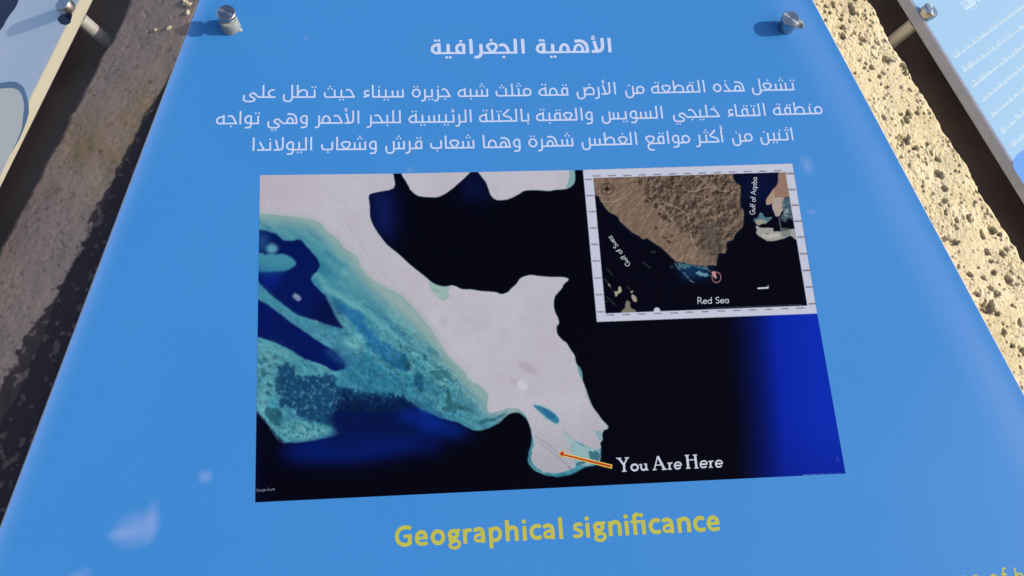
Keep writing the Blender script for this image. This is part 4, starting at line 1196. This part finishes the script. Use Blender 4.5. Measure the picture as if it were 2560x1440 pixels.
def build_facing():
    vs = np.arange(.26, -.44, -.00066)
    RPX = [(2150, -40), (2175, 3), (2192, 25), (2203, 50), (2214, 72), (2230, 100), (2243, 128), (2260, 150), (2272, 161), (2284, 193), (2296, 212), (2307, 230), (2320, 250), (2333, 267), (2345, 288), (2360, 320), (2376, 345), (2393, 373), (2410, 397),
           (2427, 423), (2440, 452), (2452, 477), (2470, 505), (2490, 533), (2508, 561), (2520, 578), (2530, 592), (2536, 606), (2546, 615), (2553, 635), (2560, 653), (2600, 730), (2660, 850), (2760, 1050)]
    LPX = [(335, -40), (322, 0), (313, 25), (300, 57), (288, 84), (277, 107), (262, 126), (247, 147), (240, 168), (230, 190), (220, 205), (213, 217), (198, 247), (187, 267), (178, 284), (168, 288), (167, 306), (156, 328), (147, 343), (140, 364), (130, 371),
           (115, 398), (100, 423), (90, 452), (73, 477), (67, 493), (48, 527), (33, 553), (16, 590), (0, 613), (-60, 730), (-140, 900), (-300, 1200)]
    h0 = lambda v: np.interp(v, [-.45, -.27, -.22, -.1, 0, .06, .1, .25], [.006, .0072, .0092, .0078, .0050, .0024, .0010, .0006])
    SLP = .46
    lt, rt = [], []
    for x, y in LPX:
        w = -.03
        for _ in range(6):
            p = S(x, y, w)
            w = -float(h0(p[1])) - SLP * (eu(EL, p[1]) - p[0])
        lt.append((p[1], p[0]))
    for x, y in RPX:
        w = -.006
        for _ in range(6):
            p = S(x, y, w)
            w = -.004 - .10 * (p[0] - eu(ER, p[1]))
        rt.append((p[1], p[0]))
    lt, rt = np.array(lt[::-1]), np.array(rt[::-1])
    uL = np.interp(vs, lt[:, 0], lt[:, 1])
    uR = np.interp(vs, rt[:, 0], rt[:, 1])
    # linear beyond the traced stretch
    for arr, tb in ((uL, lt), (uR, rt)):
        for side, i, j in ((vs < tb[0, 0], 0, 3), (vs > tb[-1, 0], -1, -5)):
            k = (tb[j, 1] - tb[i, 1]) / (tb[j, 0] - tb[i, 0])
            arr[side] = tb[i, 1] + (vs[side] - tb[i, 0]) * k
    n = len(vs)
    uL = uL + (nz(vs, vs * 0, .005, 3) - .5) * .0022
    uR = uR + (nz(vs, vs * 0, .004, 4) - .5) * .0022
    ue, uf = eu(EL, vs) - .0004, eu(ER, vs) + .0004
    nl, nr_ = 96, 170
    tl = np.linspace(0, 1, nl)[None]
    tr = np.linspace(0, 1, nr_)[None]
    Ls = uL[:, None] * (1 - tl) + ue[:, None] * tl
    Rs = uf[:, None] * (1 - tr) + uR[:, None] * tr
    # heights
    V = vs[:, None]
    dl = ue[:, None] - Ls
    wl = -h0(V) - SLP * dl
    wl = wl - np.clip((tl * 0 + .06 - tl) / .06, 0, 1) ** 2 * .003          # rounded arris
    b1 = nz(Ls, V, .030, 11) - .5
    b2 = nz(Ls, V, .011, 12) - .5
    b3 = nz(Ls, V, .0042, 13) - .5
    b4 = nz(Ls, V, .0021, 14) - .5
    wl = wl + (.0016 * b1 + .00055 * b2 + .00022 * b3 + .00018 * b4) * np.clip((1.0 - tl) * 8 + .35, 0, 1)
    pl = np.clip((nz(Ls, V, .0055, 15) - .80) * 7, 0, 1) * nz(Ls, V, .02, 16)
    wl = wl - pl * .0004
    pit_tone_l = pl * .5
    lit_knob = np.zeros_like(wl)
    # knobs standing proud to catch the sun; their sunlit tone is painted too
    for x, y, rx, ry, hh in ((468, 20, 7, 9, .0020), (478, 26, 8, 6, .0018), (474, 48, 7, 10, .0018), (385, 70, 5, 4, .0014), (421, 75, 6, 5, .0014), (462, 10, 6, 5, .0016)):
        p = S(x, y, -.012)
        k = ((Ls - p[0]) / (rx * .00032)) ** 2 + ((V - p[1]) / (ry * .00034)) ** 2
        k = k * np.clip(1 + 1.2 * (b4 + b3), .3, 2)
        wl = wl + hh * np.clip(1.1 - k, 0, 1) ** .5
        lit_knob = np.maximum(lit_knob, np.clip((1.15 - k) * 3, 0, 1))
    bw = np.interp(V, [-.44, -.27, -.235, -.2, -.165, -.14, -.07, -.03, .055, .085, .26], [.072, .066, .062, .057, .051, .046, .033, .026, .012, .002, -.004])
    shadow_l = np.clip((bw + (b1 * .009 + b2 * .007 + b3 * .004 + b4 * .003) * np.clip(bw * 60, 0, 1) - dl) * 420, 0, 1)  # shadow band beside the panel, painted into the stone colour
    shadow_l = shadow_l * (1 - np.clip((nz(Ls, V, .006, 51) * .5 + nz(Ls, V, .0035, 52) * .5 - .66) * 5, 0, .35))
    dr = Rs - uf[:, None]
    wr = -.004 - .10 * dr
    r1, r2, r3, r4 = nz(Rs, V, .022, 21) - .5, nz(Rs, V, .009, 22) - .5, nz(Rs, V, .0040, 23) - .5, nz(Rs, V, .0019, 24) - .5
    smooth_ = np.clip((.30 - dr / .05) * 2 + (nz(Rs, V, .03, 28) - .5) * 1.6, 0, .8)
    rg = 1 - smooth_
    r5 = nz(Rs, V, .0011, 26) - .5
    wr = wr + .0022 * r1 + .0007 * r2 + (.0008 * r3 + .0010 * r4 + .0008 * r5) * (.2 + .8 * rg * np.clip((nz(Rs, V, .018, 29) - .3) * 3, .25, 1))
    wr = wr - np.clip((tr - .93) / .07, 0, 1) ** 2 * .004
    pits = [(2127, 23, 7, 18), (2097, 73, 10, 7), (2103, 97, 7, 11), (2152, 100, 9, 8), (2217, 150, 12, 8), (2262, 163, 9, 9), (2265, 180, 9, 8), (2160, 160, 5, 7), (2177, 170, 7, 8), (2197, 192, 6, 7), (2143, 197, 4, 3), (2253, 353, 14, 12),
            (2282, 373, 9, 7), (2347, 437, 12, 8), (2358, 473, 7, 6), (2327, 383, 5, 9), (2340, 397, 4, 6), (2290, 280, 6, 6), (2268, 282, 6, 6), (2265, 303, 6, 9), (2250, 287, 5, 4), (2310, 280, 4, 5), (2361, 536, 4, 9), (2422, 549, 6, 9),
            (2483, 574, 12, 9), (2504, 583, 5, 6), (2456, 589, 5, 8), (2467, 631, 7, 8), (2506, 635, 7, 10), (2475, 653, 9, 5), (2418, 689, 7, 8), (2454, 696, 5, 5), (2524, 703, 8, 12), (2483, 683, 7, 8), (2472, 722, 8, 7),
            (2490, 739, 6, 8), (2436, 739, 9, 6), (2462, 769, 20, 15), (2487, 786, 6, 5), (2528, 764, 6, 5), (2501, 836, 9, 7), (2522, 869, 6, 6), (2547, 880, 8, 9), (2546, 803, 6, 7), (2376, 609, 16, 7), (2352, 602, 12, 6), (2060, 20, 5, 4), (2080, 15, 6, 9)]
    rr = np.random.default_rng(8)
    lst = []
    for x, y, rx, ry in pits:
        p = S(x, y, -.008)
        lst.append((p[0], p[1], rx * .00034, ry * .00036, .0016 + .00022 * min(rx, ry), 1.0))
    for _ in range(1350):
        v0 = rr.uniform(-.28, .25)
        t0 = rr.random() ** .8
        a, b = eu(ER, v0), np.interp(v0, vs[::-1], uR[::-1])
        r0 = .00045 + .0014 * rr.random() ** 4
        lst.append((a + (b - a) * t0, v0, r0 * rr.uniform(.7, 1.4), r0 * rr.uniform(.7, 1.4), r0 * rr.uniform(.5, 1.3), rr.uniform(.3, 1)))
    pit_tone_r = np.zeros_like(wr)
    for pu, pv, rx, ry, dep, cl in lst:
        i0, i1 = np.searchsorted(-vs, [-(pv + ry * 2), -(pv - ry * 2)])
        if i1 <= i0:
            continue
        sl = slice(i0, i1)
        k = np.sqrt(((Rs[sl] - pu) / rx) ** 2 + ((V[sl] - pv) / ry) ** 2) + (r3[sl] + r4[sl]) * .9
        q = np.clip((1.05 - k) * 4.5, 0, 1)
        wr[sl] -= dep * q
        pit_tone_r[sl] = np.maximum(pit_tone_r[sl], q * cl * np.clip((1.1 - k) * 2, 0, 1))
    # walls and the hidden bed under the panel
    wallL = [(.026, -.115), (.014, -.062), (.007, -.024), (.0025, -.007)]
    wallR = [(.0015, -.007), (.004, -.024), (.009, -.060), (.016, -.115)]
    cols_u, cols_w, cl_, cr_ = [], [], [], []
    shd_ = []
    for du, dw in wallL:
        j = (nz(vs, vs * 0 + du, .006, 31) - .5)
        cols_u.append(uL - du * .5 + j * .001)
        cols_w.append(wl[:, 0] + dw)
        cl_.append(np.zeros(n))
        cr_.append(np.ones(n)); shd_.append(np.zeros(n))
    for i in range(nl):
        cols_u.append(Ls[:, i]); cols_w.append(wl[:, i]); cl_.append(pit_tone_l[:, i]); cr_.append(1 - lit_knob[:, i]); shd_.append(shadow_l[:, i])
    for f in (.0012, .02, .3, .5, .7, .98, 1 - .0012 / .6):
        cols_u.append(ue + (uf - ue) * (f if f > .01 else .003)) if f < .99 else cols_u.append(uf - (uf - ue) * .003)
        cols_w.append(np.full(n, -.0135) - .003 * (f < .1)); cl_.append(np.zeros(n)); cr_.append(np.full(n, float(f < .5))); shd_.append(np.full(n, float(f < .1)))
    for i in range(nr_):
        cols_u.append(Rs[:, i]); cols_w.append(wr[:, i]); cl_.append(pit_tone_r[:, i]); cr_.append(np.zeros(n)); shd_.append(np.zeros(n))
    for du, dw in wallR:
        cols_u.append(uR + du * .5); cols_w.append(wr[:, -1] + dw); cl_.append(np.zeros(n)); cr_.append(np.zeros(n)); shd_.append(np.zeros(n))
    U_, W_ = np.stack(cols_u, 1), np.stack(cols_w, 1)
    nc = U_.shape[1]
    co = np.empty((n, nc, 3), np.float32)
    co[..., 0], co[..., 1], co[..., 2] = U_, vs[:, None], W_
    me = bpy.data.meshes.new('facing_stone')
    me.vertices.add(n * nc)
    me.vertices.foreach_set('co', co.ravel())
    idx = np.arange(n * nc).reshape(n, nc)
    q = np.stack([idx[:-1, :-1], idx[1:, :-1], idx[1:, 1:], idx[:-1, 1:]], -1).reshape(-1, 4)
    me.loops.add(q.size)
    me.polygons.add(len(q))
    me.loops.foreach_set('vertex_index', q.ravel().astype(np.int32))
    me.polygons.foreach_set('loop_start', np.arange(0, q.size, 4, dtype=np.int32))
    me.polygons.foreach_set('use_smooth', np.ones(len(q), bool))
    me.update(calc_edges=True)
    for nm, arr in (('pit_tone', cl_), ('left_tone', cr_), ('painted_shadow', shd_)):
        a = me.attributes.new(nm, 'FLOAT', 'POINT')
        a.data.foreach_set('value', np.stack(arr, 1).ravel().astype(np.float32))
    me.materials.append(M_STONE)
    o = bpy.data.objects.new('facing_stone', me)
    COL.objects.link(o)
    o.parent = plinth
    o.matrix_local = F0
    return o


build_facing()


def build_core(depth=.056):
    """the eight-sided body behind the facing stone"""
    sn, cs = math.sin(SLOPE), math.cos(SLOPE)
    va = (.88 - sn * depth) / cs
    V, F = [], []
    rows = np.linspace(.62, -.80, 130)
    per = 34
    jj = np.arange(per)
    R_, J_ = np.meshgrid(rows, jj, indexing='ij')
    hw = (va - R_) * math.tan(math.radians(22.5)) * cs
    uu = -hw + 2 * hw * J_ / per
    grid = np.empty((len(rows), 8 * per, 3))
    for k in range(8):
        A = np.array(frame(45 * k))
        ww = -depth + ((nz(uu + k, R_, .05, 41) - .5) * .010 + (nz(uu + k, R_, .012, 42) - .5) * .003) * (J_ > 0)
        P = np.stack([.205 + uu, R_, ww], -1) @ A[:3, :3].T + A[:3, 3]
        grid[:, k * per:(k + 1) * per] = P
    V = grid.reshape(-1, 3).tolist()
    nc = 8 * per
    for i in range(len(rows) - 1):
        for c in range(nc):
            c2 = (c + 1) % nc
            F.append((i * nc + c, (i + 1) * nc + c, (i + 1) * nc + c2, i * nc + c2))
    F.append(tuple(range(nc)))
    o = mesh_obj('core', V, F, M_CORE, plinth, smooth=True)
    return o


build_core()


# ------------------------------------------------------------------ signs
def slab(name, outline, z0, z1, mat, parent, bev=.0012):
    n = len(outline)
    c = np.mean(np.array(outline), 0)

    def inset(d):
        P = [np.array(p, float) for p in outline]
        out = []
        for i in range(n):
            a, b, e = P[i - 1], P[i], P[(i + 1) % n]
            d1, d2 = (b - a) / np.hypot(*(b - a)), (e - b) / np.hypot(*(e - b))
            n1, n2 = np.array([-d1[1], d1[0]]), np.array([-d2[1], d2[0]])
            m = (n1 + n2)
            m /= m @ n1
            out.append(b + m * d)
        return out
    rings = [(inset(bev), z0), (inset(0), z0 + bev), (inset(0), z1 - bev), (inset(bev), z1)]
    V = [(*p, z) for r, z in rings for p in r]
    F = [tuple(range(n))[::-1], tuple(range(3 * n, 4 * n))]
    for i in range(3):
        for k in range(n):
            F.append((i * n + k, i * n + (k + 1) % n, (i + 1) * n + (k + 1) % n, (i + 1) * n + k))
    return mesh_obj(name, V, F, mat, parent), inset


def bolt(parent, base, h, kind):
    """stand-off bolt through the panel: tube behind, barrel and turned steel cap in front"""
    x, y = base[:2]
    if kind == 'tall':
        b = lathe('standoff_bolt', [(.0076, .0001), (.0079, .0020), (.0074, .0050), (.0072, .0100), (.0066, .0108), (.0042, .0110), (.0040, h - .0030)], M_SIL, parent, (x, y, 0), 40, True, .03)
        cz = h - .0034
    elif kind == 'low':
        b = lathe('standoff_bolt', [(.0058, .0001), (.0058, .0024)], M_SATIN, parent, (x, y, 0), 40)
        cz = .0018
    else:
        b = lathe('standoff_bolt', [(.0066, .0001), (.0066, h - .0095), (.0060, h - .0090)], M_SATIN, parent, (x, y, 0), 40)
        cz = h - .0092
    lathe('cap', [(.0062, cz), (.0073, cz + .0006), (.0074, h - .0009), (.0072, h - .00035), (.0068, h)], M_SATIN, b, (0, 0, 0), 56)
    V = [(.0067 * math.cos(a) * r, .0067 * math.sin(a) * r, h + .00006) for r in np.linspace(.02, 1, 8) for a in np.arange(56) * math.pi / 28]
    F = [(i * 56 + k, i * 56 + (k + 1) % 56, (i + 1) * 56 + (k + 1) % 56, (i + 1) * 56 + k) for i in range(7) for k in range(56)]
    mesh_obj('cap_face', V, F, M_STEEL, b)
    lathe('tube', [(.0061, -.064), (.0061, -TH - .0003)], M_TUBE, b, (0, 0, 0), 32)
    return b


def blob(parent, base, pts, hgt, seed):
    """squeezed-out silicone beside a bolt"""
    P = [S(*p)[:2] for p in curve(pts + [pts[0]], 3)[:-1]]
    c = np.mean(P, 0)
    V, F = [], []
    r = np.random.default_rng(seed)
    rings = ((1.0, .0001), (.88, hgt * .5), (.6, hgt * .85), (.3, hgt))
    n = len(P)
    for k, z in rings:
        for p in P:
            q = c + (p - c) * k
            V.append((q[0], q[1], z + r.uniform(-.0003, .0003) * (z > .001)))
    V.append((c[0], c[1], hgt))
    for i in range(3):
        for k in range(n):
            F.append((i * n + k, i * n + (k + 1) % n, (i + 1) * n + (k + 1) % n, (i + 1) * n + k))
    for k in range(n):
        F.append((3 * n + k, 3 * n + (k + 1) % n, 4 * n))
    return mesh_obj('silicone_blob', V, F, M_SIL, parent, True)


def flat(name, pts, z, mat, parent, uv=None):
    a = sum(pts[i][0] * pts[(i + 1) % len(pts)][1] - pts[(i + 1) % len(pts)][0] * pts[i][1] for i in range(len(pts)))
    if a < 0:
        pts = pts[::-1]
    return mesh_obj(name, [(p[0], p[1], z) for p in pts], [tuple(range(len(pts)))], mat, parent, uv=uv)


TH = .0115
sign = thing('information_sign', 'blue acrylic information sign with Arabic text and satellite map, facing the viewer', 'sign', F0, 'information signs round the plinth')
body, ins = slab('acrylic_sheet', OUTLINE, -TH, -.00008, M_ACR, sign)
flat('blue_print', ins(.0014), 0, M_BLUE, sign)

# the satellite picture
CC, _n = paint()
MX0, MX1, MY0, MY1 = 0.0, .4205, -.2496, -.0006
TW, THh = 1536, 912
gx = MX0 + (np.arange(TW) + .5) / TW * (MX1 - MX0)
gy = MY0 + (np.arange(THh) + .5) / THh * (MY1 - MY0)
GX, GY = np.meshgrid(gx, gy)
PP = S_arr(np.c_[GX.ravel(), GY.ravel()]) - np.array([X0 + .5, Y0 + .5])
px_, py_ = np.clip(PP[:, 0], 0, CW - 1.01), np.clip(PP[:, 1], 0, CH - 1.01)
ix, iy = px_.astype(int), py_.astype(int)
fx, fy = (px_ - ix)[:, None], (py_ - iy)[:, None]
tex = (CC[iy, ix] * (1 - fx) + CC[iy, ix + 1] * fx) * (1 - fy) + (CC[iy + 1, ix] * (1 - fx) + CC[iy + 1, ix + 1] * fx) * fy
tex = np.clip(lin(tex) / KP, .0012, .9).reshape(THh, TW, 3)
img = bpy.data.images.new('satellite_picture', TW, THh, float_buffer=True)
img.colorspace_settings.name = 'Non-Color'
buf = np.ones((THh, TW, 4), np.float32)
buf[..., :3] = tex
img.pixels.foreach_set(buf.ravel())
img.update()
try:
    img.pack()
except Exception:
    pass
M_PIC, t_, b_ = new_mat('satellite_print')
gloss(b_, .015)
b_.inputs['Specular IOR Level'].default_value = .01
it = t_.nodes.new('ShaderNodeTexImage')
it.image = img
it.extension = 'EXTEND'
gc, _, _ = grain(t_, it.outputs['Color'], .10)
t_.links.new(gc, b_.inputs['Base Color'])


def picture(name, px, z):
    P = [S(*p)[:2] for p in px]
    uv = [((p[0] - MX0) / (MX1 - MX0), (p[1] - MY0) / (MY1 - MY0)) for p in P]
    o = flat(name, [tuple(p) for p in P][::-1], z, M_PIC, sign, uv=uv[::-1])
    return o


MAPC = [(650, 438), (1000, 434), (1457, 425), (1981, 409), (2043, 784), (2114, 1184), (1400, 1219), (638, 1256)]
mp_ = picture('satellite_map', MAPC, .00007)
picture('inset_map', [(1457, 424.5), (1981, 408.8), (2042.8, 784), (1492, 805)], .0001)

# lettering
union_mesh('title_lettering', [traced(g, 1000, 60, 4.2667, 36) for g in TITLE], M_WHITE, sign, .00007)
jx, jy = J(1250, 300)
for L, bl in ((L1, BL1), (L2, BL2), (L3, BL3)):
    union_mesh('paragraph_line', arabic_line(L, bl, jx, jy), M_WHITE, sign, .00007)
union_mesh('heading_lettering', latin(ENG, E_, 5.818, 1270, 58), M_YEL, sign, .00007)
# first line of the English paragraph, cut by the frame: "... of h..."
CUT = [('o', 2300, 1755, 850), ('f', 2300, 2055, 840), ('h', 2300, 2385, 820), ('e', 2300, 1310, 870), ('r', 2300, 1060, 885), ('u', 2300, 820, 900), ('s', 2300, 600, 915), ('e', 2300, 330, 930)]
CF = {'o': [circ(110, 150, 95, 135)], 'f': [('c', [(140, 440), (95, 440), (66, 400), (62, 330), (62, 0)]), ('l', [(0, 290), (140, 290)])],
      'h': [('l', [(30, 0), (30, 440)]), ('c', [(30, 200), (90, 285), (160, 270), (190, 200), (190, 0)])],
      'e': [('c', [(20, 150), (190, 150), (180, 240), (110, 285), (40, 250), (18, 150), (40, 50), (110, 15), (190, 40)])],
      'r': [('l', [(30, 0), (30, 285)]), ('c', [(30, 200), (70, 270), (130, 280)])], 'u': [('c', [(30, 285), (30, 80), (70, 15), (140, 15), (190, 80)]), ('l', [(190, 285), (190, 0)])],
      's': [('c', [(150, 260), (90, 285), (30, 240), (60, 170), (140, 120), (140, 50), (80, 12), (20, 35)])]}
union_mesh('english_text', latin(CUT, CF, 9.846, 1380, 46), M_YEL, sign, .00007)
union_mesh('caption_lettering', [traced(g, 1520, 1120, 8, 36) for g in HERE], M_CAP, sign, .00014)
union_mesh('place_name', [word_polys('Red Sea', (1742.5, 760), (1823, 757.5), 15.5, 1.8)], M_CAP, sign, .0002)
union_mesh('place_name', [word_polys('Gulf of Aqaba', (1886.5, 538), (1892.5, 443), 13, 1.35)], M_CAP, sign, .0002)
union_mesh('place_name', [word_polys('Gulf of Suez', (1577, 662), (1527.5, 588), 12, 1.35)], M_CAP, sign, .0002)
union_mesh('credit_text', [word_polys('Google Earth', (640, 1229), (688, 1226), 6.5, .9)], mat_ink('credit_ink', (120, 120, 150)), sign, .00014)
# arrow
a_ = lambda pts: [tuple(S(1280 + x / 6, 960 + y / 6)[:2]) for x, y in pts]
OUTA = [(690, 1036), (788, 988), (792, 1040), (1505, 1212), (1496, 1272), (768, 1082), (762, 1116)]
INA = [(706, 1037), (776, 1004), (780, 1050), (1488, 1222), (1482, 1254), (768, 1072), (758, 1098)]
flat('arrow_outline', a_(OUTA), .00014, M_YEL2, sign)
flat('arrow', a_(INA), .0002, M_RED, sign)

bA = S(577, 68)
bolt(sign, bA, .0205, 'tall')
bB = S(1964, 70)
bolt(sign, bB, .0142, 'short')
blob(sign, bB, [(1980, 66), (1996, 52), (2004, 60), (2009, 70), (1998, 69), (1984, 72)], .006, 3)
blob(sign, bA, [(590, 76), (598, 80), (606, 77), (603, 69), (596, 70)], .0012, 4)

# ------------------------------------------------------------------ neighbouring signs
M_PALE = mat_ink('pale_blue_print', (222, 234, 252))
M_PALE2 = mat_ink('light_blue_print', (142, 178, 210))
M_NEIW = mat_ink('white_ink', (190, 208, 222))
M_NAVY = mat_ink('navy_ink', (16, 26, 74))
M_TEAL = mat_ink('teal_ink', (80, 125, 160))
M_GREY = mat_ink('grey_blue_ink', (120, 148, 180))
M_SKIN = mat_ink('cream_ink', (255, 244, 228))


def neighbour(az, label, mat, edge, dx=0.0, dz=0.0):
    M = frame(az) @ Matrix.Translation((dx, 0, dz))
    s = thing('information_sign', label, 'sign', M, 'information signs round the plinth')
    bd, ii = slab('acrylic_sheet', OUTLINE, -TH, -.00008, edge, s)
    flat('pale_print', ii(.0013), 0, mat, s)
    return s, M


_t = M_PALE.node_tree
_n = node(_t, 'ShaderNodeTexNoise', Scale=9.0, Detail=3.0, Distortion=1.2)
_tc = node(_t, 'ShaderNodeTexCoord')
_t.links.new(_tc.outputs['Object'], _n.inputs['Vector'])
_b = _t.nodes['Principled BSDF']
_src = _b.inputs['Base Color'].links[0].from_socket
_t.links.new(mixc(_t, ramp(_t, _n.outputs[0], [(.4, (0, 0, 0)), (.7, (.5, .5, .5))]), _src, ink((255, 255, 255))), _b.inputs['Base Color'])  # faint cloud reflections mixed into the pale print as lighter streaks
sL, ML = neighbour(-45, 'pale blue acrylic sign turned away at the left, with navy and cream pictures', M_PALE, M_ACR_SUN, -.004)
P_ = lambda pts, M: [tuple(S(x, y, 0, M)[:2]) for x, y in pts]
navy = curve([(-80, -60), (60, -60), (52, -20), (47, 0), (38, 20), (24, 38), (12, 58), (4, 72), (-40, 120), (-120, 200), (-80, -60)], 3)[:-1]
flat('navy_picture', P_(navy, ML), .00007, M_NAVY, sL)
flat('painted_reflection', P_([(143, 48), (151, 38), (170, 30), (181, 36), (176, 58), (165, 63), (152, 60)], ML), .00007, M_NAVY, sL)  # dark reflection of the bolt, put in as a flat patch
flat('grey_outline', P_(curve([(-60, 224), (-20, 210), (10, 206), (34, 204), (50, 210), (61, 222), (68, 245), (72, 262), (68, 300), (30, 380), (-60, 480), (-60, 224)], 3)[:-1], ML), .00007, M_GREY, sL)
flat('cream_picture', P_(curve([(-60, 240), (-20, 226), (10, 221), (34, 221), (48, 228), (56, 242), (60, 262), (58, 290), (52, 330), (20, 400), (-10, 460), (-60, 520), (-60, 240)], 3)[:-1], ML), .00014, M_SKIN, sL)

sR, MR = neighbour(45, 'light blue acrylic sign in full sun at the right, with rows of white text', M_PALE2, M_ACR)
r_ = np.random.default_rng(77)


def row(M, a, b, h, w):
    """a line of small white writing between two points, too glaring to read"""
    A, Bp = S(*a, 0, M)[:2], S(*b, 0, M)[:2]
    d = Bp - A
    L = np.hypot(*d)
    d /= L
    up = np.array([-d[1], d[0]])
    groups, x = [], 0.0
    while x < L:
        wl = r_.uniform(1.2, 4.0) * h
        polys = stroke_polys([A + d * x, A + d * min(x + wl, L)], w)
        y = x + .1 * h
        while y < min(x + wl, L):
            hh = h * r_.choice([.45, .5, .95, 1.0], p=[.4, .3, .2, .1])
            polys += stroke_polys([A + d * y, A + d * y + up * hh], w)
            if r_.random() < .35:
                c = A + d * y + up * (h * .8 if r_.random() < .6 else -h * .35)
                polys.append([c + w * .7 * np.array([math.cos(t), math.sin(t)]) for t in np.arange(6) * math.pi / 3])
            if r_.random() < .3:
                polys += stroke_polys([A + d * y + up * hh, A + d * (y + h * .35) + up * hh * .9, A + d * (y + h * .4)], w)
            y += h * r_.uniform(.32, .6)
        groups.append(polys)
        x += wl + h * .55
    return groups


rows = []
for a, b, h, w in (((2414, 24), (2530, -60), .0085, .0020), ((2386, 146), (2640, -42), .0044, .0009), ((2410, 180), (2660, -8), .0044, .0009), ((2432, 218), (2680, 22), .0044, .0009), ((2456, 254), (2700, 52), .0044, .0009),
                   ((2480, 293), (2720, 84), .0044, .0009), ((2505, 334), (2745, 112), .0044, .0009), ((2530, 368), (2770, 140), .0044, .0009)):
    union_mesh('text_line', row(MR, a, b, h, w), M_NEIW, sR, .00007)
flat('blue_picture', P_(curve([(2534, 420), (2532, 405), (2540, 390), (2552, 380), (2600, 360), (2680, 420), (2640, 560), (2566, 470), (2546, 440), (2534, 420)], 3)[:-1], MR), .00007, mat_ink('mid_blue_ink', (84, 140, 212)), sR)

bolt(sL, S(155, 8, .0088, ML), .0088, 'low')
bolt(sR, S(2330, 23, .0084, MR), .0084, 'low')
